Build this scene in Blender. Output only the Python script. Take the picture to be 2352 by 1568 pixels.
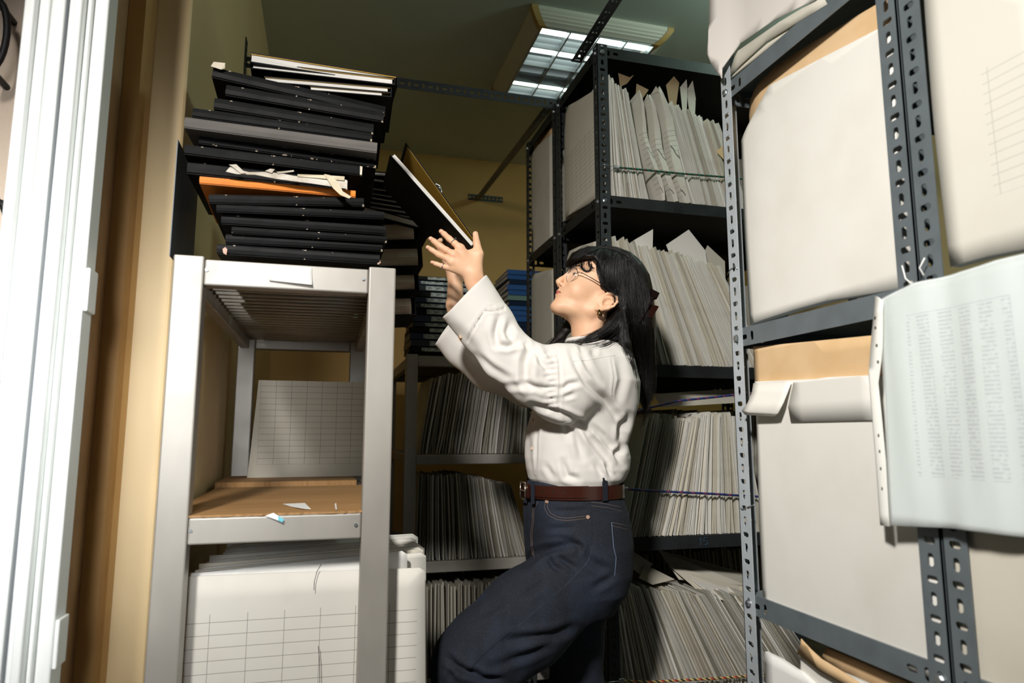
import bpy, bmesh, math, random
import numpy as np
from mathutils import Vector, Matrix, noise
from mathutils.bvhtree import BVHTree
R = math.radians
for o in list(bpy.data.objects): bpy.data.objects.remove(o)
SC = bpy.context.scene
COL = SC.collection
# ------------------------------------------------------------------ camera
FPX, CX, CY = 1550.0, 1176.0, 784.0
YAW, PIT = R(15.4), R(7.8)
CAM = Vector((0, 0, 1.2))
FW = Vector((math.sin(YAW)*math.cos(PIT), math.cos(YAW)*math.cos(PIT), math.sin(PIT)))
RT = Vector((math.cos(YAW), -math.sin(YAW), 0))
UP = RT.cross(FW)
cd = bpy.data.cameras.new('camera'); cam = bpy.data.objects.new('camera', cd); COL.objects.link(cam)
cd.sensor_width = 36; cd.lens = FPX/2352*36
cam.matrix_world = Matrix(((RT.x, UP.x, -FW.x, CAM.x), (RT.y, UP.y, -FW.y, CAM.y), (RT.z, UP.z, -FW.z, CAM.z), (0, 0, 0, 1)))
cd.dof.use_dof = True; cd.dof.focus_distance = 1.95; cd.dof.aperture_fstop = 3.2
cd.clip_start = 0.02
SC.camera = cam
def P(px, py, X=None, Y=None, Z=None):
    d = FW + RT*((px-CX)/FPX) + UP*((CY-py)/FPX)
    t = (X-CAM.x)/d.x if X is not None else (Y-CAM.y)/d.y if Y is not None else (Z-CAM.z)/d.z
    return CAM + d*t
def ray(px, py): return (FW + RT*((px-CX)/FPX) + UP*((CY-py)/FPX)).normalized()
# ------------------------------------------------------------------ view, world, lights
SC.view_settings.view_transform = 'Standard'; SC.view_settings.look = 'None'
SC.view_settings.exposure = 0.0; SC.view_settings.gamma = 1; SC.view_settings.use_curve_mapping = False
w = bpy.data.worlds.new('world'); SC.world = w; w.use_nodes = True
w.node_tree.nodes['Background'].inputs[0].default_value = (0.75, 0.85, 1.0, 1)
w.node_tree.nodes['Background'].inputs[1].default_value = 0.02
def area(name, loc, target, size, power, color, shape='DISK', size_y=None):
    l = bpy.data.lights.new(name, 'AREA'); l.shape = shape; l.size = size; l.energy = power; l.color = color
    if size_y: l.size_y = size_y
    o = bpy.data.objects.new(name, l); COL.objects.link(o)
    o.location = loc; d = Vector(target)-Vector(loc); o.rotation_euler = d.to_track_quat('-Z', 'Y').to_euler()
    return o
key = area('photo_key_light', (-0.60, -0.25, 2.55), (0.96, 1.65, 1.02), 0.22, 22.5, (1.0, 0.96, 0.915)); key.data.spread = R(88)
day = area('doorway_daylight', (-0.30, -0.8, 1.55), (-0.74, 1.6, 1.25), 0.6, 4.0, (0.97, 0.98, 1.0)); day.data.spread = R(36)
pl = bpy.data.lights.new('ceiling_fill_light', 'POINT'); pl.energy = 17; pl.color = (0.74, 1.0, 0.88); pl.shadow_soft_size = 0.12  # added fill that brightens the ceiling; no fixture hangs there
plo = bpy.data.objects.new('ceiling_fill_light', pl); COL.objects.link(plo); plo.location = (1.95, 1.95, 3.04)
# ------------------------------------------------------------------ material helpers
class N:
    """tiny node-expression wrapper"""
    def __init__(s, t, k): s.t = t; s.k = k
    @staticmethod
    def m(t, op, *a, clamp=False):
        n = t.nodes.new('ShaderNodeMath'); n.operation = op; n.use_clamp = clamp
        for i, v in enumerate(a):
            if isinstance(v, N): t.links.new(v.k, n.inputs[i])
            else: n.inputs[i].default_value = v
        return N(t, n.outputs[0])
    def __add__(s, o): return N.m(s.t, 'ADD', s, o)
    def __sub__(s, o): return N.m(s.t, 'SUBTRACT', s, o)
    def __mul__(s, o): return N.m(s.t, 'MULTIPLY', s, o)
    def __truediv__(s, o): return N.m(s.t, 'DIVIDE', s, o)
    def abs(s): return N.m(s.t, 'ABSOLUTE', s)
    def fract(s): return N.m(s.t, 'FRACT', s)
    def gt(s, v): return N.m(s.t, 'GREATER_THAN', s, v)
    def lt(s, v): return N.m(s.t, 'LESS_THAN', s, v)
    def max(s, v): return N.m(s.t, 'MAXIMUM', s, v)
    def min(s, v): return N.m(s.t, 'MINIMUM', s, v)
def srgb(c):
    if isinstance(c, str): c = tuple(int(c[i:i+2], 16)/255 for i in (0, 2, 4))
    return tuple((x/12.92 if x <= 0.04045 else ((x+0.055)/1.055)**2.4) for x in c) + (1,)
class Mat:
    def __init__(s, name, col, rough=0.6, metal=0.0, spec=0.5):
        s.m = bpy.data.materials.new(name); s.m.use_nodes = True; s.t = s.m.node_tree
        s.b = s.t.nodes['Principled BSDF']; s.b.inputs['Base Color'].default_value = srgb(col)
        s.b.inputs['Roughness'].default_value = rough; s.b.inputs['Metallic'].default_value = metal
        s.b.inputs['Specular IOR Level'].default_value = spec
        s.col = None; s.c0 = srgb(col)
        s.m.diffuse_color = s.c0
    def co(s, kind='Object'):
        n = s.t.nodes.new('ShaderNodeTexCoord'); return n.outputs[kind]
    def xyz(s, kind='Object'):
        n = s.t.nodes.new('ShaderNodeSeparateXYZ'); s.t.links.new(s.co(kind), n.inputs[0])
        return [N(s.t, n.outputs[i]) for i in range(3)]
    def noise(s, scale, detail=3, rough=0.5, stretch=(1, 1, 1), kind='Object'):
        mp = s.t.nodes.new('ShaderNodeMapping'); mp.inputs['Scale'].default_value = stretch
        s.t.links.new(s.co(kind), mp.inputs[0])
        n = s.t.nodes.new('ShaderNodeTexNoise'); n.inputs['Scale'].default_value = scale
        n.inputs['Detail'].default_value = detail; n.inputs['Roughness'].default_value = rough
        s.t.links.new(mp.outputs[0], n.inputs[0]); return N(s.t, n.outputs[0])
    def cur(s):
        if s.col is not None: return s.col
        n = s.t.nodes.new('ShaderNodeRGB'); n.outputs[0].default_value = s.c0; return n.outputs[0]
    def mix(s, fac, col):
        n = s.t.nodes.new('ShaderNodeMix'); n.data_type = 'RGBA'
        s.t.links.new(fac.k, n.inputs[0]); s.t.links.new(s.cur(), n.inputs[6])
        n.inputs[7].default_value = srgb(col)
        s.col = n.outputs[2]; s.t.links.new(s.col, s.b.inputs['Base Color']); return s
    def vary(s, scale, col, lo=0.4, hi=0.6, amt=1.0, **k):
        n = s.noise(scale, **k); f = N.m(s.t, 'MULTIPLY', N.m(s.t, 'DIVIDE', n-lo, hi-lo, clamp=True), amt)
        return s.mix(f, col)
    def bump(s, h, strength=0.3, dist=0.001):
        n = s.t.nodes.new('ShaderNodeBump'); n.inputs['Strength'].default_value = strength; n.inputs['Distance'].default_value = dist
        s.t.links.new(h.k, n.inputs['Height']); s.t.links.new(n.outputs[0], s.b.inputs['Normal']); return s
    def roughv(s, scale, lo, hi, **k):
        n = s.noise(scale, **k); s.t.links.new((n*(hi-lo)+lo).k, s.b.inputs['Roughness']); return s
    def set(s, **k):
        for a, v in k.items(): s.b.inputs[a.replace('_', ' ')].default_value = v
        return s
# ------------------------------------------------------------------ mesh helpers
class MB:
    def __init__(s): s.v = []; s.f = []
    def add(s, v, f, M=None):
        n = len(s.v); s.v += [tuple(M @ Vector(p)) if M is not None else tuple(p) for p in v]
        s.f += [tuple(i+n for i in q) for q in f]; return s
    def box(s, x0, x1, y0, y1, z0, z1, M=None):
        v = [(x, y, z) for x in (x0, x1) for y in (y0, y1) for z in (z0, z1)]
        return s.add(v, [(0, 1, 3, 2), (4, 6, 7, 5), (0, 4, 5, 1), (2, 3, 7, 6), (0, 2, 6, 4), (1, 5, 7, 3)], M)
    def tube(s, pts, r, n=8, cap=True, rs=None, flat=1.0):
        pts = [Vector(p) for p in pts]; V = []; F = []
        up = None
        for i, p in enumerate(pts):
            t = (pts[min(i+1, len(pts)-1)]-pts[max(i-1, 0)])
            t = t.normalized() if t.length > 1e-9 else Vector((0, 0, 1))
            if up is None: up = t.orthogonal().normalized()
            up = (up-t*up.dot(t)); up = up.normalized() if up.length > 1e-6 else t.orthogonal().normalized()
            b = t.cross(up); rr = rs[i] if rs else r
            for k in range(n):
                a = 2*math.pi*k/n; V.append(p+up*math.cos(a)*rr+b*math.sin(a)*rr*flat)
        for i in range(len(pts)-1):
            for k in range(n):
                F.append((i*n+k, i*n+(k+1) % n, (i+1)*n+(k+1) % n, (i+1)*n+k))
        if cap: F.append(tuple(range(n-1, -1, -1))); F.append(tuple((len(pts)-1)*n+k for k in range(n)))
        return s.add(V, F)
    def prism(s, poly, h0, h1, axis='z', M=None):
        """poly: list of 2-D points; extruded along axis from h0 to h1 (x: (y,z); y: (x,z); z: (x,y))"""
        def mk(a, b, h): return (h, a, b) if axis == 'x' else (a, h, b) if axis == 'y' else (a, b, h)
        n = len(poly); v = [mk(a, b, h0) for a, b in poly]+[mk(a, b, h1) for a, b in poly]
        f = [tuple(range(n-1, -1, -1)), tuple(range(n, 2*n))]+[(i, (i+1) % n, n+(i+1) % n, n+i) for i in range(n)]
        return s.add(v, f, M)
    def obj(s, name, mat, parent=None, bevel=0, smooth=False, seg=2, loc=None, rot=None, fix=True):
        me = bpy.data.meshes.new(name); bm = bmesh.new()
        vs = [bm.verts.new(p) for p in s.v]
        for q in s.f:
            try: bm.faces.new([vs[i] for i in q])
            except ValueError: pass
        if fix: bmesh.ops.recalc_face_normals(bm, faces=bm.faces)
        if bevel:
            es = [e for e in bm.edges if len(e.link_faces) == 2 and e.calc_face_angle(0) > 0.5]
            bmesh.ops.bevel(bm, geom=es, offset=bevel, segments=seg, affect='EDGES', profile=0.5, clamp_overlap=True)
        bm.to_mesh(me); bm.free()
        if smooth:
            for p in me.polygons: p.use_smooth = True
        if mat is not None: me.materials.append(mat.m if isinstance(mat, Mat) else mat)
        o = bpy.data.objects.new(name, me); COL.objects.link(o)
        if parent is not None: o.parent = parent
        if loc is not None: o.location = loc
        if rot is not None: o.rotation_euler = rot
        return o
def tag(o, label=None, cat=None, group=None, kind=None):
    if label: o['label'] = label
    if cat: o['category'] = cat
    if group: o['group'] = group
    if kind: o['kind'] = kind
    return o
def empty(name, loc=(0, 0, 0), rot=(0, 0, 0), label=None, cat=None, group=None):
    o = bpy.data.objects.new(name, None); COL.objects.link(o); o.location = loc; o.rotation_euler = rot
    o.empty_display_size = 0.05
    return tag(o, label, cat, group)
def copy_tree(o, parent=None):
    c = o.copy(); COL.objects.link(c)
    if parent is not None: c.parent = parent
    for ch in [x for x in o.children]: copy_tree(ch, c)
    return c
def struct(o): o['kind'] = 'structure'; return o
def slot_plate(mb, L, w, t, M, p=0.03, start=0, hw=0.0058, hl=0.0108, skip=None):
    """perforated strip: length along local z, width along local x (0..w), thickness along y (0..t)"""
    n = max(1, int(round(L/p))); p = L/n; K = 12
    for c in range(n):
        z0 = c*p; cx, cz = w*0.5, z0+p/2
        if skip and skip(c): mb.box(0, w, 0, t, z0, z0+p, M); continue
        vert = (c+start) % 2 == 0
        ho = []; re = []
        for k in range(K):
            a = 2*math.pi*(k+0.5)/K; ca, sa = math.cos(a), math.sin(a)
            if vert: hx, hz = hw*ca, (hl-hw)*(1 if sa > 0 else -1)+hw*sa
            else: hx, hz = (hl-hw)*(1 if ca > 0 else -1)+hw*ca, hw*sa
            ho.append((cx+hx, cz+hz))
            s = min((w/2)/abs(ca) if abs(ca) > 1e-6 else 9, (p/2)/abs(sa) if abs(sa) > 1e-6 else 9)
            re.append((cx+ca*s, cz+sa*s))
        # rectangle corners get their own points
        v = []; f = []
        for y in (0, t):
            v += [(a, y, b) for a, b in ho]+[(a, y, b) for a, b in re]
            v += [(0, y, z0), (w, y, z0), (w, y, z0+p), (0, y, z0+p)]
        o = 2*K+4
        def quadrant(k):
            return None
        for k in range(K):
            k2 = (k+1) % K
            f.append((k, k2, K+k2, K+k)); f.append((o+k, o+K+k, o+K+k2, o+k2))
            f.append((k, o+k, o+k2, k2))
            (a, b), (a2, b2) = re[k], re[k2]
            for ci, (X, Z) in enumerate([(0, z0), (w, z0), (w, z0+p), (0, z0+p)]):
                on1 = abs(a-X) < 1e-7 or abs(b-Z) < 1e-7; on2 = abs(a2-X) < 1e-7 or abs(b2-Z) < 1e-7
                if on1 and on2 and not (abs(a-a2) < 1e-7 or abs(b-b2) < 1e-7):
                    f.append((K+k, K+k2, 2*K+ci)); f.append((o+K+k2, o+K+k, o+2*K+ci))
        q = 2*K
        f += [(q, q+3, o+q+3, o+q), (q+1, o+q+1, o+q+2, q+2)]
        if c == 0: f.append((q, o+q, o+q+1, q+1))
        if c == n-1: f.append((q+3, q+2, o+q+2, o+q+3))
        mb.add(v, f, M)
def frame3(o, x, y, z):
    return Matrix(((x[0], y[0], z[0], o[0]), (x[1], y[1], z[1], o[1]), (x[2], y[2], z[2], o[2]), (0, 0, 0, 1)))
# ------------------------------------------------------------------ materials
m_wall = Mat('beige_paint', 'EDD2A0', 0.5).vary(3, 'E4C690', 0.4, 0.7, 0.5)
m_wall.bump(m_wall.noise(60, 4), 0.15, 0.002)
m_wallb = Mat('yellow_ochre_paint', 'D6AC64', 0.6).vary(2, 'C69A52', 0.4, 0.7, 0.6)
m_jamb = Mat('ochre_paint', 'C79C5E', 0.6).vary(4, 'B88C50', 0.4, 0.7, 0.6)
m_brown = Mat('shaded_reveal_paint', 'AC8C66', 0.6).vary(5, '96784F', 0.4, 0.7, 0.8)  # wall paint browned to carry the shade on the reveal strip
m_ceil = Mat('ceiling_paint', 'CBD4CA', 0.7).vary(2, 'C0C9BF', 0.4, 0.7, 0.5)
m_plaster = Mat('pink_plaster', 'DCC9B4', 0.85)
m_plaster.bump(m_plaster.noise(90, 5, 0.6), 0.6, 0.004)
m_floor = Mat('grey_floor', '6E6A62', 0.5).vary(6, '5A564E')
m_upvc = Mat('white_plastic', 'EEF1EE', 0.25)
m_gasket = Mat('grey_gasket', '5A5F6C', 0.6)
m_alu = Mat('brushed_steel', 'B2AEA6', 0.42, 0.3).vary(9, '9E9A92', 0.35, 0.7, 0.8, stretch=(1, 1, 0.3))
m_alu.bump(m_alu.noise(40, 4, stretch=(1, 1, 0.1)), 0.1, 0.001); m_alu.roughv(14, 0.3, 0.55)
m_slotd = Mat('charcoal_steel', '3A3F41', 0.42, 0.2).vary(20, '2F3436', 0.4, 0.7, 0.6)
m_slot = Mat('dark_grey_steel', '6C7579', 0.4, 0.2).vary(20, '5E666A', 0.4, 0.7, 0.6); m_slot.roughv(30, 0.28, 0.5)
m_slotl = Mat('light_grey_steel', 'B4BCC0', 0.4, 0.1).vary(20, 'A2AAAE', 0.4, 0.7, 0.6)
m_shelf = Mat('black_shelf_steel', '26292A', 0.5, 0.2).vary(12, '1C1E1F')
m_bolt = Mat('zinc_bolt', 'B9BDBF', 0.3, 0.9)
m_paper = Mat('white_card', 'E0DED6', 0.75).vary(7, 'D6D3C9', 0.45, 0.75, 0.7)
m_paper2 = Mat('ivory_card', 'D6D0C0', 0.75).vary(7, 'C6C0AE', 0.45, 0.75, 0.7)
m_paper3 = Mat('grey_card', 'C4C0B2', 0.78).vary(7, 'B2AE9E', 0.45, 0.75, 0.7)
m_kraft = Mat('kraft_card', 'D9B98E', 0.75).vary(12, 'CBA878', 0.4, 0.7, 0.7)
m_kraftd = Mat('shaded_kraft_card', '9C8463', 0.8)  # kraft colour darkened to stand for the shadow on the flaps
m_cardb = Mat('brown_cardboard', 'B08758', 0.7).vary(3, 'A07848', 0.4, 0.65, 1.0, stretch=(0.6, 12, 1))
m_white = Mat('white_paper', 'F0F0EC', 0.7)
m_black = Mat('black_leatherette', '0B0C0D', 0.55, spec=0.2)
m_black.bump(m_black.noise(260, 3), 0.25, 0.0006)
m_black2 = Mat('black_matte', '0B0C0D', 0.6)
m_pages = Mat('page_edges', 'CFC4B2', 0.8).vary(6, 'A89C88', 0.4, 0.7, 0.9, stretch=(1, 1, 60))
m_pages.bump(m_pages.noise(8, 3, stretch=(1, 1, 90)), 0.5, 0.002)
m_pagesw = Mat('white_page_edges', 'E8E6E0', 0.8).vary(6, 'C9C6BE', 0.4, 0.7, 0.9, stretch=(1, 1, 60))
m_ochre = Mat('ochre_lining', 'A8842C', 0.6)
m_orange = Mat('orange_cloth', 'F08C28', 0.5).vary(10, 'DE7A1C', 0.4, 0.7, 0.6, stretch=(3, 1, 1))
m_rope = {}
def grid_mat(name, base, px, pz, x0, x1, z0, z1, lw=0.0011, line='8A877E', ux=0, uz=2, noise=True):
    m = Mat(name, base, 0.75)
    if noise: m.vary(6, 'D0CBBE', 0.5, 0.8, 0.6)
    c = m.xyz(); x, z = c[ux], c[uz]
    ins = x.gt(x0)*x.lt(x1)*z.gt(z0)*z.lt(z1)
    lx = (((x-x0)/px).fract()-0.5).abs().gt(0.5-lw/px*0.5)
    lz = (((z-z0)/pz).fract()-0.5).abs().gt(0.5-lw/pz*0.5)
    return m.mix(lx.max(lz)*ins, line)
# ================================================================== SETTING
CZ = 3.2; XW = -0.356; YB = 4.64; XR = 3.6
struct(MB().box(-2.6, XR, -1.6, YB+0.2, -0.05, 0).obj('floor', m_floor))
struct(MB().box(-0.8, XR, 0.3, YB+0.2, CZ, CZ+0.1).obj('ceiling', m_ceil))
struct(MB().box(XW-0.15, XR+0.1, YB, YB+0.12, 0, CZ).obj('wall_back', m_wallb))
struct(MB().box(XR, XR+0.1, 0.3, YB, 0, CZ).obj('wall_right', m_wall))
# left wall with its reveal: a plan profile, extruded upwards
def jx(px, y): return P(px, 996, Y=y).x
prof = [(XW, YB), (XW, 1.712), (XW-0.004, 1.704), (jx(283, 1.70), 1.70), (jx(274, 1.68), 1.692), (jx(262, 1.66), 1.69), (jx(256, 1.655), 1.655)]
prof2 = prof + [(jx(216, 1.64), 1.64), (-0.9, 1.64), (-0.9, YB)]
struct(MB().prism([(a, b) for a, b in prof[:4]]+[(-0.9, 1.70), (-0.9, YB)], 0, CZ).obj('wall_left', m_wall, bevel=0.006))
xa, xb, xc = jx(283, 1.70), jx(257, 1.66), jx(214, 1.66)
struct(MB().prism([(xa+0.004, 1.699), (xa-0.006, 1.690), (xb+0.004, 1.672), (xb, 1.66), (xc, 1.66), (xc, 1.6995), (xa, 1.6995)], 0, CZ).obj('trim_1', m_jamb, smooth=False))
xd = P(150, 996, Y=1.45).x
struct(MB().prism([(xc-0.0005, 1.66), (xc-0.0005, 1.6995), (xd-0.08, 1.6995), (xd-0.08, 1.44), (xd-0.01, 1.44), (xd, 1.47)], 0, CZ).obj('wall_reveal', m_brown))
# white plastic door frame (near)
YD = 1.30
def dx(px): return P(px, 996, Y=YD).x
door = empty('door_1', (0, 0, 0)); struct(door)
segs = [(-42, -14, -0.012, m_upvc), (-14, 14, 0.004, m_upvc), (14, 22, 0.010, m_upvc), (22, 58, -0.006, m_upvc), (66, 83, -0.004, m_upvc),
        (83, 106, -0.016, m_upvc), (106, 121, 0.006, m_upvc), (121, 127, -0.010, m_upvc), (127, 163, 0.002, m_upvc)]
for a, b, dy, mm in segs:
    MB().box(dx(a), dx(b)-0.0006, YD+dy, YD+0.055, 0, CZ).obj('frame_profile', mm, door, bevel=0.004, seg=3, smooth=False)
MB().box(dx(57.5), dx(66), YD+0.012, YD+0.05, 0, CZ).obj('gasket', m_gasket, door)
hz = P(190, 620, Y=YD).z
for (y0, y1) in ((612, 712), (1422, 1535)):
    z0, z1 = P(190, y1, Y=YD).z, P(190, y0, Y=YD).z
    MB().box(dx(162), dx(172), YD+0.006, YD+0.05, z0, z1).obj('hinge', m_upvc, door, bevel=0.002)
# plaster wall seen beyond the door frame
struct(MB().box(-2.6, dx(-20), YD+0.30, YD+0.42, 0, CZ+0.6).obj('wall_outside', m_plaster))
for cy in (78, 545):  # curved dark fittings, shaped as pull handles
    c = P(-16, cy, Y=YD+0.22)
    pts = [c+Vector((0.024*math.cos(a), 0, 0.075*math.sin(a))) for a in [R(x) for x in range(-90, 91, 15)]]
    MB().tube([pts[0]+Vector((0, 0.09, 0))]+pts+[pts[-1]+Vector((0, 0.09, 0))], 0.007, 8).obj('pull_handle', m_black2, smooth=True)
hs = [o for o in COL.objects if o.name.startswith('pull_handle')]
tag(hs[0], 'black curved pull handle on the pink plaster wall, near the top left corner', 'hook')
tag(hs[1], 'black curved pull handle on the pink plaster wall, the lower one', 'hook')
# ================================================================== ceiling lamp
LX0, LX1, LY0, LY1, LZ = 0.868, 1.60, 2.79, 3.60, CZ-0.001
lamp = empty('ceiling_light', (1.23, 3.2, CZ), label='square fluorescent ceiling light with white ribbed frame and mirrored grid', cat='lamp')
def lw(mb, name, mat, par, **k):
    o = mb.obj(name, mat, par, **k); o.matrix_parent_inverse = Matrix.Translation(-Vector(par.location)); return o
m_lframe = Mat('lamp_frame_paint', 'D8D2C4', 0.5)
cxyz = m_lframe.noise(30, 2, stretch=(1, 1, 1))
m_lcap = Mat('lamp_corner_wood', 'B8965A', 0.5)
m_louv = Mat('louvre_metal', '9AA0A2', 0.35, 0.3)
m_tube = Mat('tube_glow', 'FFFFFF', 0.5); m_tube.b.inputs['Emission Color'].default_value = (0.86, 1.0, 0.94, 1); m_tube.b.inputs['Emission Strength'].default_value = 4.5
fw = 0.068; dz = 0.066
def frame_side(a, b, inn):   # moulding with ribs: outer line a->b, inward vector inn
    a, b, inn = Vector(a), Vector(b), Vector(inn)
    prof = [(0, 0), (0, -0.016), (0.009, -0.026), (0.010, -0.031), (0.019, -0.038), (0.020, -0.043), (0.031, -0.050), (0.032, -0.054), (0.045, -0.060), (0.055, -dz), (fw, -dz), (fw, 0)]
    d = (b-a).normalized(); mb = MB(); v = []
    for (u, z) in prof: v.append(a+inn*u+d*u+Vector((0, 0, z)))
    for (u, z) in prof: v.append(b+inn*u-d*u+Vector((0, 0, z)))
    n = len(prof); f = [(i, (i+1) % n, n+(i+1) % n, n+i) for i in range(n)]+[tuple(range(n)), tuple(range(2*n-1, n-1, -1))]
    mb.add(v, f); return mb
c4 = [(LX0, LY0, LZ), (LX1, LY0, LZ), (LX1, LY1, LZ), (LX0, LY1, LZ)]
inns = [(0, 1, 0), (-1, 0, 0), (0, -1, 0), (1, 0, 0)]
for i in range(4): lw(frame_side(c4[i], c4[(i+1) % 4], inns[i]), 'frame', m_lframe, lamp)
def cap(c, sx, sy):
    mb = MB(); prof = [(0, 0), (0, -0.016), (0.010, -0.031), (0.020, -0.043), (0.032, -0.055), (0.054, -dz-0.003), (fw+0.003, -dz-0.003)]
    v = []; f = []; x, y, z = c; e = 0.03
    for (u, h) in prof:
        o = -0.003
        v += [(x+sx*(u+o), y+sy*(u+e), z+h-0.001), (x+sx*(u+o), y+sy*(u+o), z+h-0.001), (x+sx*(u+e), y+sy*(u+o), z+h-0.001)]
    for i in range(len(prof)-1):
        for k in (0, 1): f.append((i*3+k, i*3+k+1, i*3+k+4, i*3+k+3))
    mb.add(v, f); return mb
for (c, sx, sy) in ((c4[0], 1, 1), (c4[1], -1, 1), (c4[2], -1, -1), (c4[3], 1, -1)): lw(cap(c, sx, sy), 'corner_cap', m_lcap, lamp)
ix0, ix1, iy0, iy1 = LX0+fw, LX1-fw, LY0+fw, LY1-fw
lw(MB().box(ix0-0.002, ix1+0.002, iy0-0.002, iy1+0.002, LZ-0.006, LZ-0.002), 'reflector', m_louv, lamp)
lv = MB()
for k in range(5):
    x = ix0+(ix1-ix0)*k/4; lv.add([(x-0.004, iy0, LZ-0.068), (x+0.004, iy0, LZ-0.068), (x+0.0008, iy0, LZ-0.03), (x-0.0008, iy0, LZ-0.03), (x-0.004, iy1, LZ-0.068), (x+0.004, iy1, LZ-0.068), (x+0.0008, iy1, LZ-0.03), (x-0.0008, iy1, LZ-0.03)], [(0, 1, 5, 4), (1, 2, 6, 5), (2, 3, 7, 6), (3, 0, 4, 7), (0, 3, 2, 1), (4, 5, 6, 7)])
for k in range(5):
    y = iy0+(iy1-iy0)*k/4
    lv.add([(ix0, y-0.022, LZ-0.02), (ix0, y-0.01, LZ-0.045), (ix0, y-0.004, LZ-0.069), (ix0, y+0.004, LZ-0.069), (ix0, y+0.01, LZ-0.045), (ix0, y+0.022, LZ-0.02),
            (ix1, y-0.022, LZ-0.02), (ix1, y-0.01, LZ-0.045), (ix1, y-0.004, LZ-0.069), (ix1, y+0.004, LZ-0.069), (ix1, y+0.01, LZ-0.045), (ix1, y+0.022, LZ-0.02)],
           [(i, (i+1) % 6, 6+(i+1) % 6, 6+i) for i in range(6)])
lw(lv, 'louvre', m_louv, lamp)
for k in (0, 1, 3):
    y = iy0+(iy1-iy0)*(k+0.5)/4
    lw(MB().tube([(ix0+0.01, y, LZ-0.022), (ix1-0.01, y, LZ-0.026)], 0.017, 12), 'lamp_tube', m_tube, lamp, smooth=True)
# ================================================================== slotted racks
FL = 0.042; TH = 0.0022
def post(par, x, y, z0, z1, fx, fy, mat, start=0):
    """angle post with its corner at x,y; flanges run towards fx (+1/-1 in x) and fy (+1/-1 in y)"""
    mb = MB(); L = z1-z0
    slot_plate(mb, L, FL, TH, frame3((x, y, z0), (fx, 0, 0), (0, fy, 0), (0, 0, 1)), start=start)
    slot_plate(mb, L, FL, TH, frame3((x, y, z0), (0, fy, 0), (fx, 0, 0), (0, 0, 1)), start=start+1)
    return mb.obj('post', mat, par)
def bolt(par, p, d):
    p = Vector(p); d = Vector(d)
    mb = MB().tube([p-d*0.003, p+d*0.0015], 0.009, 12); mb.tube([p+d*0.0015, p+d*0.006], 0.0065, 6)
    return mb.obj('bolt', m_bolt, par)
def shelf(par, x0, x1, y0, y1, z, mat=None, h=0.042, holes=True):
    """steel shelf: plate at z, rims hanging down with two slots at each end"""
    mb = MB(); t = 0.0015; mat = mat or m_shelf
    mb.box(x0, x1, y0, y1, z-t, z)
    zt = z-t
    for (o, xa, ya, L) in (((x0, y0, zt), (0, 0, -1), (0, 1, 0), x1-x0), ((x0, y1, zt), (0, 0, -1), (0, -1, 0), x1-x0)):
        n = max(4, int(round(L/0.03)))
        slot_plate(mb, L, h, t, frame3(o, xa, ya, (1, 0, 0)), p=0.03, start=0, skip=lambda c, n=n: c not in (1, 2, n-2, n-3), hl=0.011)
    for o, ya in (((x0, y0, zt), (1, 0, 0)), ((x1, y0, zt), (-1, 0, 0))):
        L = y1-y0; n = max(4, int(round(L/0.03)))
        slot_plate(mb, L, h, t, frame3(o, (0, 0, -1), ya, (0, 1, 0)), p=0.03, start=0, skip=lambda c, n=n: c not in (1, 2, n-2, n-3), hl=0.011)
    return mb.obj('shelf', mat, par)
XA = 0.94
ZS = [2.07, 1.448, 0.842, 0.24]
def rack(name, x0, x1, y0, y1, ztop, shelves, label, mat, mshelf=None, corners=('nw', 'ne', 'sw', 'se'), start=0, light=False):
    r = empty(name, (x0, y0, 0), label=label, cat='rack')
    W = []
    for c in corners:
        x, fx = (x0, 1) if 'w' in c else (x1, -1); y, fy = (y0, 1) if 's' in c else (y1, -1)
        W.append(post(r, x-fx*0.0, y, 0, ztop, fx, fy, m_slotl if (light and c == 'nw') else mat, start))
    for z in shelves: W.append(shelf(r, x0+TH+0.0003, x1-TH-0.0003, y0+TH+0.0003, y1-TH-0.0003, z, mshelf))
    for z in shelves:
        W.append(bolt(r, (x0+0.021, y0, z-0.022), (0, -1, 0))); W.append(bolt(r, (x0, y1-0.021, z-0.022), (-1, 0, 0)))
        W.append(bolt(r, (x0, y0+0.021, z-0.022), (-1, 0, 0)))
    for o in W: o.matrix_parent_inverse = Matrix.Translation(-Vector((x0, y0, 0)))
    return r
m_slot1 = m_slot
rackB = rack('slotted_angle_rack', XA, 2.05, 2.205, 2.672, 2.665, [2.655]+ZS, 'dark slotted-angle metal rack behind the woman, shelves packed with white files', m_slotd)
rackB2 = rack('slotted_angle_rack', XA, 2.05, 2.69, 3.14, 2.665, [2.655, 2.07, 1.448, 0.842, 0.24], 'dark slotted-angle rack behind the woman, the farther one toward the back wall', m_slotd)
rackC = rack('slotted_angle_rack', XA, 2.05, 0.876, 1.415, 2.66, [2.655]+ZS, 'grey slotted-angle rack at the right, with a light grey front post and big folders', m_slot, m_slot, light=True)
rackD = rack('slotted_angle_rack', XA, 2.05, 0.33, 0.872, 2.66, [2.655]+ZS[:3], 'grey slotted-angle rack at the right edge, nearest the camera', m_slot, m_slot)
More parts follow.
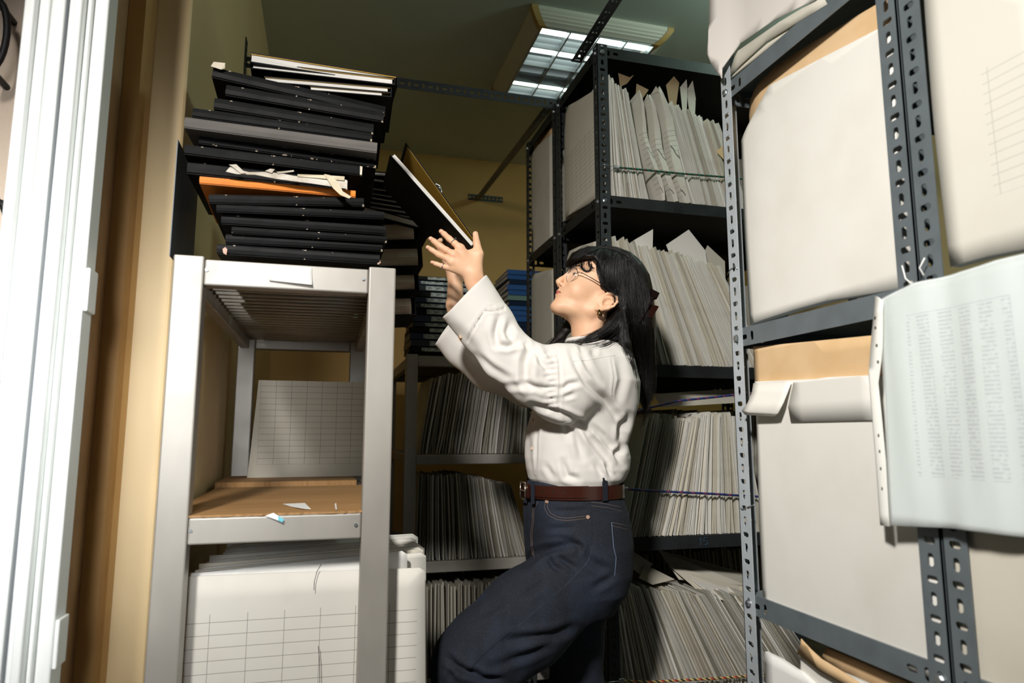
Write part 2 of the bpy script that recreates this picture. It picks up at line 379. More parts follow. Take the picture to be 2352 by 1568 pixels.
# number marks on the shelf rims
def digits(text, o, dxv, h, par, mat):
    fd = {'1': [[(0.1, 0.75), (0.35, 1), (0.35, 0)]], '5': [[(0.6, 1), (0.1, 1), (0.05, 0.55), (0.4, 0.6), (0.6, 0.3), (0.35, 0.02), (0, 0.1)]], '2': [[(0.05, 0.8), (0.3, 1), (0.55, 0.75), (0.05, 0), (0.8, 0.0)]], 'l': [[(0.15, 0.75), (0.45, 1), (0.45, 0.1)], [(0.1, 0.03), (0.9, 0)]]}
    x = 0
    for ch in text:
        for st in fd[ch]:
            pts = [Vector(o)+Vector(dxv)*((x+a)*h)+Vector((0, 0, b*h)) for a, b in st]
            ob = MB().tube(pts, 0.0011, 6).obj('painted_number', mat, par)
            ob.matrix_parent_inverse = Matrix.Translation(-Vector(par.location))
        x += 0.75
m_ink = Mat('black_ink', '0A0A0C', 0.6); m_inkb = Mat('blue_ink', '2B4F66', 0.6)
digits('1l', (P(1553, 483, Y=2.204).x, 2.204, 2.036), (1, 0, 0), 0.022, rackB, m_ink)
digits('15', (P(1605, 1246, Y=2.204).x, 2.204, 0.808), (1, 0, 0), 0.026, rackB, m_inkb)
# bars under the ceiling
def bar(name, a, b, wv, tv, w, label, mat=m_slotd, L2=True):
    a, b = Vector(a), Vector(b); z = (b-a); L = z.length; z = z/L; wv = Vector(wv); wv = (wv-z*wv.dot(z)).normalized(); tv = z.cross(wv)
    mb = MB(); slot_plate(mb, L, w, TH, frame3(a, wv, tv, z), start=0)
    if L2: slot_plate(mb, L, w, TH, frame3(a, tv, wv, z), start=1)
    return tag(mb.obj(name, mat), label, 'bar')
bar('slotted_bar', (XW+0.002, 2.70, 2.642), (XA+0.03, 2.70, 2.642), (0, 0, 1), (0, 1, 0), 0.046, 'dark slotted steel bar crossing under the ceiling from the left wall to the rack', L2=False)
bar('slotted_bar', (0.93, 2.345, 2.660), (0.93, 1.20, 2.695), (0, 0, 1), (1, 0, 0), 0.042, 'dark slotted steel bar bolted to the rack top in front of the lamp', L2=True)
bar('slotted_bar', (1.03, 4.62, 2.885), (0.952, 2.76, 2.672), (0, 0, 1), (1, 0, 0), 0.042, 'dark slotted steel bar running from the back wall bracket to the farther rack', L2=True)
# wall bracket on back wall
bx = P(1075, 455, Y=YB-0.004).x; bx2 = P(1155, 455, Y=YB-0.004).x; bz = P(1110, 455, Y=YB-0.004).z
mb = MB(); slot_plate(mb, bx2-bx, 0.045, 0.003, frame3((bx, YB-0.004, bz-0.022), (0, 0, 1), (0, 1, 0), (1, 0, 0)))
o = mb.obj('wall_bracket', m_slotd); tag(o, 'short dark slotted bracket screwed to the ochre back wall', 'bracket')
# bracket on the left wall
q = P(592, 118, Y=2.74)
mb = MB(); slot_plate(mb, 0.15, 0.045, 0.003, frame3((XW+0.001, 2.66, 2.60), (0, 1, 0), (1, 0, 0), (0, 0, 1)))
o = mb.obj('wall_bracket', m_slotd); tag(o, 'dark slotted bracket on the left wall above the stacked ledgers', 'bracket')
# ================================================================== steel-framed racks on the left
def steel_rack(x0, x1, y0, y1, ztop, zm, label, pw=(0.062, 0.062), slats=True, rails=(0.058, 0.055), lower=None):
    r = empty('steel_rack', (x0, y0, 0), label=label, cat='rack'); W = []
    for (x, w) in ((x0, pw[0]), (x1-pw[1], pw[1])):
        for y in (y0, y1-0.05): W.append(MB().box(x, x+w, y, y+0.05, 0, ztop).obj('post', m_alu, r, bevel=0.004, seg=3))
    a, b = x0+pw[0]+0.0004, x1-pw[1]-0.0004
    zl = [(ztop-0.006, rails[0]), (zm, rails[1])]+([(z, 0.05) for z in (lower or [])])
    for (z, h) in zl:
        for y in (y0+0.004, y1-0.044): W.append(MB().box(a, b, y, y+0.04, z-h, z).obj('rail', m_alu, r, bevel=0.004, seg=3))
        for x in (x0+0.012, x1-0.042): W.append(MB().box(x, x+0.03, y0+0.0504, y1-0.0504, z-h, z).obj('rail', m_alu, r, bevel=0.003))
        if slats:
            n = 22 if z > 1.3 else 14
            for k in range(n):
                y = y0+0.075+(y1-y0-0.15)*k/(n-1)
                W.append(MB().tube([(x0+0.03, y, z-0.022), (x1-0.03, y, z-0.02)], 0.0052, 8).obj('slat', m_alu, r, smooth=True))
        else: W.append(MB().box(x0+0.045, x1-0.045, y0+0.046, y1-0.046, z-0.02, z-0.012).obj('panel', m_shelf, r))
    for z in (ztop-0.03, zm-0.025):
        for x in (x0+pw[0]+0.006, x1-pw[1]-0.012): W.append(MB().tube([(x, y0+0.0035, z), (x, y0+0.001, z)], 0.004, 10).obj('rivet', m_bolt, r))
    for o in W: o.matrix_parent_inverse = Matrix.Translation(-Vector((x0, y0, 0)))
    return r
Y1 = 1.56
cart = steel_rack(-0.328, 0.148, Y1, 2.76, 1.585, 1.027, 'brushed steel rack at the left holding stacked black ledgers', lower=[0.30])
cart2 = steel_rack(0.357, 1.38, 3.155, 4.2, 1.572, 1.105, 'steel rack at the back beneath stacked binders, half in shadow', pw=(0.055, 0.055), slats=False, lower=[0.625, 0.12], rails=(0.05, 0.045))
# paper label on the top rail
l0, l1 = P(618, 603, Y=Y1), P(717, 607, Y=Y1); lz0 = P(660, 643, Y=Y1).z
mb = MB(); v = []; f = []
for i in range(9):
    u = i/8; x = l0.x+(l1.x-l0.x)*u
    for j in range(5):
        s = j/4; v.append((x+0.002*s, Y1+0.0035-0.0012-0.006*max(0, s-0.5)**2*(0.4+u)*4, 1.574-s*(0.036+0.006*u)))
for i in range(8):
    for j in range(4): f.append((i*5+j, i*5+j+1, i*5+j+6, i*5+j+5))
mb.add(v, f); o = mb.obj('paper_label', m_white, smooth=True); o.modifiers.new('s', 'SOLIDIFY').thickness = 0.0005
tag(o, 'blank white paper label taped on the top rail of the left steel rack', 'label')
# cardboard sheets on the middle shelf
rnd = random.Random(5)
def ragged_board(x0, x1, y0, y1, z, t, amp=0.004):
    n = 60; top = []; bot = []
    pts = [(x0+(x1-x0)*i/n, y0+rnd.uniform(-amp, amp)) for i in range(n+1)]+[(x1, y1), (x0, y1)]
    return MB().prism(pts, z, z+t)
o = ragged_board(-0.322, 0.142, Y1+0.006, 2.35, 1.0275, 0.004).obj('cardboard_sheet', m_cardb, bevel=0)
tag(o, 'brown cardboard sheet with a torn front edge on the middle shelf of the left rack', 'cardboard')
o = ragged_board(-0.33, 0.11, 2.36, 2.72, 1.0275, 0.019, 0.002).obj('cardboard_sheet', m_cardb, bevel=0)
tag(o, 'dim cardboard pile at the back of the middle shelf, under the gridded folder', 'cardboard')
def scrap(pts, label, z, mats=m_white, hang=0):
    mb = MB(); ps = [P(a, b, Z=z) for a, b in pts]
    v = [(p.x, p.y, p.z+0.0008+0.002*(i % 2)) for i, p in enumerate(ps)]
    mb.add(v, [tuple(range(len(v)))]); o = mb.obj('paper_scrap', mats, fix=False); o.modifiers.new('s', 'SOLIDIFY').thickness = 0.0008
    return tag(o, label, 'paper')
scrap([(650, 1158), (700, 1158), (714, 1170), (690, 1170), (668, 1164)], 'torn white paper scrap lying flat on the cardboard sheet', 1.0318)
scrap([(769, 1158), (772, 1158), (774, 1172), (770, 1173)], 'tiny sliver of white paper on the cardboard, near the right post', 1.0318)
ps = [P(610, 1184, Y=Y1+0.003), P(628, 1177, Y=Y1+0.004), P(653, 1192, Y=Y1-0.001), P(649, 1199, Y=Y1-0.002), P(632, 1192, Y=Y1)]
mb = MB(); mb.add([tuple(p+Vector((0, -0.002, 0))) for p in ps], [(0, 1, 2, 3, 4)])
m_scr = Mat('printed_scrap', 'EEF2F2', 0.7); xx = m_scr.xyz('Generated')[0]; m_scr.mix(xx.gt(0.68), '6FC4D6')
o = mb.obj('paper_scrap', m_scr, fix=False); o.modifiers.new('s', 'SOLIDIFY').thickness = 0.0008
tag(o, 'torn scrap with a blue corner caught on the middle rail', 'paper')
# gridded folder standing at the back of the middle shelf
m_grid1 = grid_mat('gridded_card', 'BDB8AA', 0.0535, 0.0215, 0.03, 0.45, 0.045, 0.345, 0.0011, '6A6A62')
gx = P(570, 1072, Y=2.60).x
mb = MB()
n = 16; v = []; f = []
for i in range(n+1):
    z = 0.345*i/n; off = 0.012*math.sin(math.pi*i/n)
    v += [(0.022*i/n, off, z), (0.45, off+0.004, z), (0.45, off+0.012, z), (0.022*i/n, off+0.008, z)]
for i in range(n):
    for k in range(4): f.append((i*4+k, i*4+(k+1) % 4, i*4+4+(k+1) % 4, i*4+4+k))
f += [(0, 3, 2, 1), (n*4, n*4+1, n*4+2, n*4+3)]
mb.add(v, f); o = mb.obj('paper_folder', m_grid1, loc=(gx, 2.58, 1.047), smooth=False)
tag(o, 'grey folder printed with a grid, standing alone on the middle shelf of the left rack', 'folder')
# ================================================================== FILES AND FOLDERS
def folder_mesh(name, H, D, g, bend, mat, seed, openf=False, dog=0.0):
    """folded card: two leaves joined by a spine at y=0 (front); origin at the bottom front of the spine"""
    r = random.Random(seed); t = 0.0011; nz = 8; ny = 4
    sec = []
    if openf:   # open towards the front: two separate leaf edges, fold at the back
        out = [(-g/2, 0), (-g/2*0.8, D*0.5), (-0.001, D), (0.001, D), (g/2*0.8, D*0.5), (g/2, 0)]
        inn = [(g/2-t, 0), (g/2*0.8-t, D*0.5), (0, D-t), (-g/2*0.8+t, D*0.5), (-g/2+t, 0)]
        ring = out+inn
    else:
        out = [(-g*0.15-t, D), (-g/2, 0.05), (-g/2, 0.002), (-g/2+0.0008, 0), (g/2-0.0008, 0), (g/2, 0.002), (g/2, 0.05), (g*0.15+t, D)]
        inn = [(g*0.15, D), (g/2-t, 0.05), (g/2-t, t), (-g/2+t, t), (-g/2+t, 0.05), (-g*0.15, D)]
        ring = out+inn
    n = len(ring); V = []; F = []
    ph = r.uniform(-0.3, 0.3)
    for i in range(nz+1):
        u = i/nz
        for (x, y) in ring:
            z = H*u
            if i == nz: z -= 0.02*(y/D)*r.uniform(0.2, 1.0)+dog*(1-min(1, y/0.05))
            bx = bend*math.sin(math.pi*u+ph)+0.25*bend*math.sin(2.7*math.pi*u)+0.003*math.sin(y*9+seed)*u
            V.append((x+bx, y, z))
    for i in range(nz):
        for k in range(n): F.append((i*n+k, i*n+(k+1) % n, (i+1)*n+(k+1) % n, (i+1)*n+k))
    # caps: pair the outer and inner loops
    lo = len(out); li = len(inn)
    for base in (0, nz*n):
        k1 = 0; k2 = n-1
        while k1 < k2-1:
            a1 = k1+1 if k1 < lo-1 else k1; a2 = k2-1 if k2 > lo else k2
            if a1 == k1 and a2 == k2: break
            q = [base+k1, base+a1, base+a2, base+k2]; q = list(dict.fromkeys(q))
            if len(q) >= 3: F.append(tuple(q))
            k1, k2 = a1, a2
    mb = MB(); mb.add(V, F); o = mb.obj(name, mat); me = o.data; bpy.data.objects.remove(o); return me
pm = [m_paper, m_paper, m_paper2, m_paper3]
PROTO = []
for i in range(18):
    rr = random.Random(100+i)
    g = [0.0045, 0.006, 0.004, 0.0075, 0.0055, 0.009][i % 6]
    PROTO.append((g, folder_mesh('paper_folder', 1.0, 0.36, g, rr.uniform(-0.006, 0.006), pm[i % 4], i, openf=(i % 3 != 0), dog=rr.uniform(0, 0.01))))
def place_folder(x, y, z, H, lean, yaw, proto, label, group, tw=0):
    g, me = PROTO[proto % len(PROTO)]
    o = bpy.data.objects.new('paper_folder', me); COL.objects.link(o)
    o.location = (x, y, z+0.001+abs(math.sin(lean))*g*0.6); o.rotation_euler = (tw, lean, yaw); o.scale = (1, 1, H)
    return tag(o, label, 'folder', group)
def row(x0, x1, n, y, z, Hf, leanf, label, group, seed, jit=0.012, Lj=1.0, yb=0.004):
    r = random.Random(seed); xs = [x0+(x1-x0)*(i+r.uniform(-0.18, 0.18))/(n-1) for i in range(n)]
    for i, x in enumerate(xs):
        u = (x-x0)/(x1-x0)
        place_folder(x, y+yb+r.uniform(0, jit), z, Hf(u)*r.uniform(0.975, 1.015), R(leanf(u)+r.uniform(-0.6, 0.6)*Lj), R(r.uniform(-1.5, 1.5)), r.randrange(18), label, group)
def lerp(*k):
    def f(u):
        for (a, va), (b, vb) in zip(k, k[1:]):
            if u <= b: return va+(vb-va)*max(0, (u-a)/(b-a))
        return k[-1][1]
    return f
YF = 2.205
row(0.992, 1.14, 17, YF, 2.0705, lerp((0, .475), (1, .43)), lerp((0, -1), (.5, -6), (1, -10)), 'thin white paper folder packed at the left of the top row, behind the green cord', 'folders packed at the left of the top row', 1)
row(1.335, 1.56, 17, YF, 2.0705, lerp((0, .42), (1, .36)), lerp((0, -14), (1, -17)), 'pale paper folder leaning at the right end of the top row, behind the green cord', 'folders leaning at the right of the top row', 2)
row(0.985, 1.62, 46, YF, 1.4485, lerp((0, .475), (.45, .47), (1, .44)), lerp((0, -2), (.15, -10), (.5, -19), (1, -26)), 'white paper folder leaning left on the shelf directly behind the head of the woman', 'folders on the shelf behind her head', 3)
row(1.02, 1.57, 46, YF, 0.8425, lerp((0, .44), (.3, .43), (.7, .44), (1, .42)), lerp((0, 14), (.3, 15), (.6, 4), (1, -8)), 'white paper folder behind the blue cords, on the shelf behind her back', 'folders behind the blue cords', 4)
row(0.982, 1.01, 4, YF, 0.2405, lambda u: .47, lambda u: -1, 'upright white folder at the left end of the lowest shelf behind the jeans', 'upright folders at the end of the lowest shelf', 5)
row(1.03, 1.85, 52, YF, 0.2405, lerp((0, .46), (1, .47)), lerp((0, -8), (.3, -22), (.6, -30), (1, -36)), 'white folder leaning steeply on the lowest visible shelf, above the red and yellow cord', 'folders fanned on the lowest shelf', 6)
# bulky worn folders in the top row, with printed edges
def bulky(x, H, w, lean, label, seed, top='cut', face=0.03):
    r = random.Random(seed); m = grid_mat('printed_folder_edge', 'CFCBBE', 0.034, 0.02, 0.0, 0.03, 0.03, H*0.62, 0.0012, '55554E', ux=1, noise=True)
    V = []; F = []; nz = 14; D = 0.33
    for i in range(nz+1):
        u = i/nz; k = 0.55+0.45*math.sin(math.pi*min(1, u*1.15+0.05))
        if u > 0.9: k *= 0.75
        ww = w*k; bx = 0.008*math.sin(u*7+seed)+r.uniform(-.0012, .0012)
        z = H*u
        pts = [(-ww*0.5-0.006, 0.05), (-ww*0.5, 0.006), (-ww*0.42, 0), (ww*0.42, 0), (ww*0.5, 0.005), (ww*0.5+0.003, 0.05), (ww*0.4, D), (-ww*0.4, D)]
        for j, (a, b) in enumerate(pts):
            zz = z
            if i == nz: zz -= 0.03*(0.5+0.5*math.sin(j*2.1+seed))
            V.append((a+bx, b+0.004*math.sin(u*9+j), zz))
    n = 8
    for i in range(nz):
        for k in range(n): F.append((i*n+k, i*n+(k+1) % n, (i+1)*n+(k+1) % n, (i+1)*n+k))
    F += [tuple(range(n)), tuple(nz*n+k for k in range(n-1, -1, -1))]
    o = MB().add(V, F).obj('document_envelope', m, smooth=False, loc=(x, YF+0.004, 2.072), rot=(0, R(lean), 0)); return tag(o, label, 'envelope')
bulky(1.198, 0.44, 0.020, -12, 'narrow stuffed paper envelope in the top row, leftmost of the three bulky ones', 1)
bulky(1.248, 0.435, 0.030, -13, 'stuffed paper envelope with a ruled edge, middle of the three in the top row', 2)
bulky(1.305, 0.475, 0.040, -13, 'thickest worn envelope with a crumpled bottom in the top row', 3)
# open flaps sticking up
def card(name, pts, t, mat, label, cat='folder', bendn=0.0, bz=None):
    """flat card from world points, given thickness along its normal"""
    ps = [Vector(p) for p in pts]; nrm = (ps[1]-ps[0]).cross(ps[2]-ps[0]).normalized()
    n = len(ps); v = [p for p in ps]+[p+nrm*t for p in ps]
    f = [tuple(range(n-1, -1, -1)), tuple(range(n, 2*n))]+[(i, (i+1) % n, n+(i+1) % n, n+i) for i in range(n)]
    o = MB().add(v, f).obj(name, mat); return tag(o, label, cat)
def pp(lst, Y, dY=None): return [P(a, b, Y=Y+(dY[i] if dY else 0)) for i, (a, b) in enumerate(lst)]
card('card_flap', pp([(1420, 168), (1446, 178), (1456, 172), (1440, 192), (1424, 200)], 2.26), 0.0012, m_kraftd, 'brown card flap sticking up at the left of the top row', 'flap')
card('card_flap', pp([(1462, 192), (1490, 206), (1472, 232), (1460, 226)], 2.25), 0.0012, m_kraftd, 'brown card flap folded over beside the bulky envelopes', 'flap')
card('card_flap', pp([(1548, 175), (1560, 190), (1552, 250), (1538, 240), (1530, 195)], 2.24), 0.0012, m_kraftd, 'brown torn flap on the thickest envelope of the top row', 'flap')
card('card_flap', pp([(1562, 200), (1577, 182), (1579, 206), (1577, 262), (1568, 258)], 2.25), 0.0012, m_paper3, 'pointed grey card corner in the top row, left of two', 'flap')
card('card_flap', pp([(1577, 208), (1591, 185), (1598, 225), (1596, 270), (1584, 262)], 2.26), 0.0012, m_paper3, 'pointed grey card corner in the top row, right of two', 'flap')
card('card_flap', pp([(1645, 347), (1660, 335), (1664, 368)], 2.20), 0.0012, m_kraft, 'small brown card corner poking out beside the light grey post', 'flap')
card('paper_sheet', pp([(1455, 552), (1500, 526), (1499, 570), (1475, 640), (1462, 600)], 2.26), 0.001, m_paper, 'white sheet corner rising above the folders behind her head, left one', 'paper')
card('paper_sheet', pp([(1530, 562), (1582, 527), (1620, 575), (1640, 700), (1560, 640)], 2.28), 0.001, m_paper, 'large white sheet corner rising above the folders behind her head', 'paper')
card('paper_sheet', pp([(1612, 592), (1625, 563), (1665, 600), (1668, 700), (1630, 660)], 2.30), 0.001, m_paper3, 'dim sheet corner beside the light grey post, behind her head level', 'paper')
card('paper_sheet', pp([(1500, 905), (1600, 898), (1690, 893), (1688, 925), (1520, 935)], 2.33), 0.001, m_paper3, 'greenish sheet edges lying behind the upper blue cord', 'paper')
# loose papers lying over the lowest row
for i, (pts, Yv, mm, lb) in enumerate([
    ([(1448, 1262), (1500, 1295), (1470, 1318), (1446, 1300)], 2.30, m_paper, 'cream folder corner beside the back pocket of the jeans'),
    ([(1482, 1296), (1550, 1330), (1500, 1342), (1468, 1326)], 2.26, m_paper2, 'curled sheet lying over the lowest row beside the jeans'),
    ([(1512, 1262), (1720, 1318), (1722, 1345), (1560, 1330)], 2.36, m_paper3, 'dim folder lying across the back of the lowest row, upper one'),
    ([(1540, 1300), (1720, 1342), (1722, 1372), (1600, 1352)], 2.30, m_paper2, 'folder lying across the lowest row in a strip of light'),
    ([(1590, 1330), (1720, 1362), (1722, 1392), (1640, 1372)], 2.25, m_paper, 'front folder lying across the lowest row beside the light grey post')]):
    card('paper_folder', pp(pts, Yv, [0.06, 0.06, -0.02, -0.02]), 0.002, mm, lb)
# ---------- plates: outlined cards with thickness, curved by a function
def plate(name, poly, axis, h, t, mat, fn=None, cuts=0.05, parent=None, smooth=True, bevel=0):
    """poly (a,b) in the plane, axis 'x' -> (y,z), axis 'y' -> (x,z)"""
    bm = bmesh.new(); mk = (lambda a, b, c: (c, a, b)) if axis == 'x' else (lambda a, b, c: (a, c, b))
    vs = [bm.verts.new(mk(a, b, h)) for a, b in poly]; bm.faces.new(vs)
    aa = [p[0] for p in poly]; bb = [p[1] for p in poly]
    for (lo, hi, ax) in ((min(aa), max(aa), 0), (min(bb), max(bb), 1)):
        k = lo+cuts
        while k < hi:
            co = mk(k, 0, 0) if ax == 0 else mk(0, k, 0)
            no = mk(1, 0, 0) if ax == 0 else mk(0, 1, 0)
            bmesh.ops.bisect_plane(bm, geom=bm.verts[:]+bm.edges[:]+bm.faces[:], plane_co=co, plane_no=no); k += cuts
    i = 0 if axis == 'x' else 1
    if fn:
        for v in bm.verts:
            a, b = (v.co.y, v.co.z) if axis == 'x' else (v.co.x, v.co.z)
            v.co[i] += fn(a, b)
    r = bmesh.ops.extrude_face_region(bm, geom=bm.faces[:])
    for v in [g for g in r['geom'] if isinstance(g, bmesh.types.BMVert)]: v.co[i] += t
    bmesh.ops.recalc_face_normals(bm, faces=bm.faces)
    me = bpy.data.meshes.new(name); bm.to_mesh(me); bm.free()
    if smooth:
        for p in me.polygons: p.use_smooth = abs(p.normal[i]) > 0.7
    me.materials.append(mat.m); o = bpy.data.objects.new(name, me); COL.objects.link(o)
    if parent is not None: o.parent = parent; o.matrix_parent_inverse = parent.matrix_world.inverted() if False else Matrix.Translation(-Vector(parent.location))
    return o
def yz(pts, X): return [(P(a, b, X=X).y, P(a, b, X=X).z) for a, b in pts]
def xz(pts, Y): return [(P(a, b, Y=Y).x, P(a, b, Y=Y).z) for a, b in pts]
def endplate(pts, X, t, mat, label, fn=None, cat='folder', name='paper_folder', cuts=0.04):
    q = yz(pts, X)
    if pts[0][0] < 2100 and ('right rack' in label or ('white folder' in label and pts[0][0] > 1700)): q = [(max(a, 0.884), b) for a, b in q]
    if X < XA+0.02 and pts[0][0] > 2100: q = [(min(a, 0.862), b) for a, b in q]
    return tag(plate(name, q, 'x', X, t, mat, fn, cuts), label, cat)
# rack B ends (behind the woman)
g_end = grid_mat('gridded_end_card', 'C9C3B4', 0.05, 0.018, 2.26, 2.585, 2.125, 2.37, 0.0011, '6E6C64', ux=1)
def curl(y0, amt, w=0.12): return lambda a, b: amt*max(0, (a-y0)/w)**2
endplate([(1371, 203), (1325, 232), (1304, 243), (1293, 262), (1286, 320), (1277, 420), (1272, 516), (1300, 497), (1371, 458)], XA+0.008, 0.010, g_end, 'white folder with a printed grid facing left on the top shelf behind the woman', curl(2.5, 0.012))
endplate([(1371, 300), (1293, 345), (1280, 517), (1371, 463)], XA+0.024, 0.012, m_paper3, 'plain folder tucked behind the gridded one on the top shelf', None)
endplate([(1371, 553), (1330, 566), (1306, 577), (1298, 592), (1282, 640), (1262, 860), (1371, 800)], XA+0.008, 0.012, m_paper2, 'white folder end on the shelf right behind the face of the woman', curl(2.5, 0.012))
endplate([(1392, 980), (1290, 1000), (1280, 1205), (1392, 1220)], XA+0.008, 0.012, m_paper2, 'folder end hidden behind her waist on the third shelf')
endplate([(1392, 1285), (1210, 1230), (1200, 1300), (1200, 1480), (1392, 1640)], XA+0.008, 0.012, m_paper, 'white folder end showing beside the fly of the jeans')
endplate([(1266, 308), (1236, 334), (1221, 352), (1216, 372), (1221, 598), (1266, 556)], XA+0.008, 0.012, m_paper3, 'plain folder end on the top shelf of the farther slotted rack', curl(3.0, 0.01))
endplate([(1266, 290), (1250, 296), (1228, 318), (1224, 345), (1266, 312)], XA+0.03, 0.012, m_kraft, 'rolled kraft folder edge on the top shelf of the farther slotted rack')
endplate([(1272, 617), (1228, 628), (1213, 645), (1215, 812), (1272, 800)], XA+0.008, 0.012, m_paper3, 'plain folder end on the second shelf of the farther slotted rack', curl(3.0, 0.01))
# ---------- rack C: big folders facing the camera's left
X1 = XA+0.010
endplate([(1688, 262), (1712, 225), (1737, 195), (1783, 150), (1880, 88), (2030, 0), (2046, -20), (2050, 300), (1720, 500), (1698, 505)], X1+0.030, 0.03, m_kraft, 'large kraft folder behind the white one on the middle shelf of the right rack', curl(1.30, 0.03, 0.1), cuts=0.03)
endplate([(1698, 322), (1722, 282), (1769, 196), (1900, 128), (2052, 50), (2078, 660), (2000, 674), (1900, 690), (1820, 712), (1764, 730), (1714, 746), (1706, 560)], X1+0.002, 0.024, m_paper, 'largest white folder, middle shelf of the right rack between two grey posts', lambda a, b: 0.02*max(0, (a-1.30)/0.1)**2-0.004*math.sin((b-1.45)*5), cuts=0.03)
# slit-like fold in that folder
o = MB().tube([P(a, b, X=X1-0.0005) for a, b in [(1815, 258), (1850, 243), (1885, 228), (1915, 212)]], 0.0007, 6).obj('fold_line', m_paper3)
o.parent = bpy.data.objects['paper_folder'] if False else None
bpy.data.objects.remove(o)
# kraft folder and white label on the lower shelf
endplate([(1729, 796), (1860, 784), (2004, 770), (2060, 766), (2066, 905), (1860, 920), (1735, 925)], X1+0.006, 0.06, m_kraft, 'kraft box folder below the middle beam of the right rack', lambda a, b: 0.01*max(0, (a-1.34)/0.06)**2, cuts=0.03, name='kraft_folder')
endplate([(1733, 876), (2090, 861), (2190, 1580), (2040, 1520), (1880, 1465), (1800, 1420), (1752, 1378), (1742, 1180), (1738, 985)], X1-0.002, 0.007, m_paper, 'tall white folder on the lower shelf of the right rack, below the kraft box', lambda a, b: 0.02*max(0, (a-1.34)/0.07)**2, cuts=0.03)
endplate([(1822, 878), (1900, 866), (2012, 861), (2014, 964), (1816, 969), (1810, 935)], X1-0.006, 0.002, m_paper, 'folded white strip across the top of the tall white folder', cat='paper', name='paper_strip')
# curled flap
fl = []
cps = [((1731, 880), (1818, 878)), ((1728, 900), (1808, 905)), ((1718, 925), (1800, 925)), ((1704, 943), (1788, 948)), ((1712, 952), (1780, 955))]
mb = MB(); v = []; f = []
for i, (a, b) in enumerate(cps):
    for j in range(7):
        u = j/6; out = [0.004, 0.012, 0.022, 0.030, 0.022][i]
        v.append(P(a[0]+(b[0]-a[0])*u, a[1]+(b[1]-a[1])*u, X=X1-0.004-out*(1-0.3*u)))
for i in range(len(cps)-1):
    for j in range(6): f.append((i*7+j, i*7+j+1, i*7+8+j, i*7+7+j))
mb.add(v, f); o = mb.obj('paper_flap', m_paper, smooth=True); o.modifiers.new('s', 'SOLIDIFY').thickness = 0.001
tag(o, 'curled white paper flap drooping beside the light grey front post', 'paper')
# top shelf of rack C: sheets sagging over the beam
sag = Mat('sagging_card', 'DDD8D0', 0.7)
endplate([(1648, -60), (1650, 60), (1648, 128), (1655, 150), (1672, 182), (1672, 160), (1700, 100), (1780, 45), (1870, 0), (1960, -60)], X1-0.012, 0.002, sag, 'big white folder sagging over the top beam of the right rack', lambda a, b: -0.025*max(0, (a-1.32)/0.08), cuts=0.03)
for i, (pts, lb) in enumerate([([(1672, 178), (1690, 120), (1790, 50), (1890, -10), (1900, 10), (1760, 95), (1700, 150)], 'sagging sheet edge under the big white folder, upper one'),
                               ([(1676, 182), (1700, 150), (1780, 85), (1860, 30), (1880, 25), (1765, 110)], 'sagging sheet edge under the big white folder, middle one'),
                               ([(1684, 178), (1712, 150), (1800, 88), (1850, 50), (1862, 56), (1770, 118)], 'sagging sheet edge under the big white folder, lowest one')]):
    endplate(pts, X1-0.008+0.005*i, 0.002, m_paper3 if i != 1 else m_paper2, lb, cuts=0.05, cat='paper', name='paper_sheet')
# lower shelf of rack C (bottom edge of the photo): open kraft folder and white sheets
endplate([(1757, 1496), (1790, 1512), (1840, 1545), (1900, 1600), (1900, 1700), (1760, 1700)], X1-0.012, 0.008, m_white, 'bright white sheet low in the right rack, beside the light post', lambda a, b: 0.01*max(0, (a-1.34)/0.06)**2)
endplate([(1838, 1506), (1960, 1556), (2060, 1600), (2060, 1700), (1838, 1700)], X1-0.004, 0.008, m_paper, 'white sheet low in the right rack, under the kraft flap')
endplate([(1830, 1500), (1846, 1466), (1862, 1490), (1885, 1512), (1940, 1545), (2000, 1585), (1960, 1585), (1880, 1540)], X1-0.016, 0.002, m_kraft, 'upturned kraft flap low in the right rack', lambda a, b: -0.02*max(0, (b-0.78)/0.05), cat='flap', name='kraft_flap')
endplate([(1885, 1512), (1897, 1487), (1990, 1525), (2140, 1590), (2140, 1640), (2000, 1600)], X1+0.02, 0.05, m_kraft, 'open kraft folder below the tall white folder of the right rack')
# ---------- rack D
gD = grid_mat('faint_grid_card', 'D9D6CA', 0.07, 0.016, 0.45, 0.74, 1.55, 1.75, 0.0012, 'B9B7AE', ux=1)
endplate([(2122, -40), (2400, -40), (2420, 560), (2352, 572), (2270, 588), (2183, 612), (2150, 300)], X1, 0.02, gD, 'large pale folder with faint ruled lines at the upper right edge of the photo', lambda a, b: -0.004*math.sin((b-1.45)*5))
endplate([(2150, 1200), (2430, 1200), (2460, 1750), (2200, 1750)], X1-0.001, 0.02, m_paper2, 'greenish white folder at the lower right corner of the photo')
# ---------- plastic sleeve with a printed list
XS = 0.915
sl = empty('plastic_sleeve', tuple(P(2180, 900, X=XS)), label='clear plastic sleeve with a printed list hanging on the right posts', cat='sleeve')
m_list = Mat('printed_list', 'DCE4E2', 0.6); c = m_list.xyz(); y, z = c[1], c[2]
yl, yr = P(2330, 800, X=XS).y, P(2085, 800, X=XS).y; zt, zb = P(2200, 700, X=XS).z, P(2200, 1100, X=XS).z
ins = y.gt(yl)*y.lt(yr)*z.gt(zb)*z.lt(zt)
rows = ((z*(1/0.0062)).fract()).gt(0.45); cols = ((y*(1/0.036)).fract()).gt(0.38)
nn = m_list.noise(160, 2, stretch=(1, 1, 1)).gt(0.42)
m_list.mix(ins*rows*cols*nn*0.55, '8C949C')
brd = ins*(N.m(m_list.t, 'SUBTRACT', y, yl).lt(0.0012).max(N.m(m_list.t, 'SUBTRACT', zt, z).lt(0.0012)))
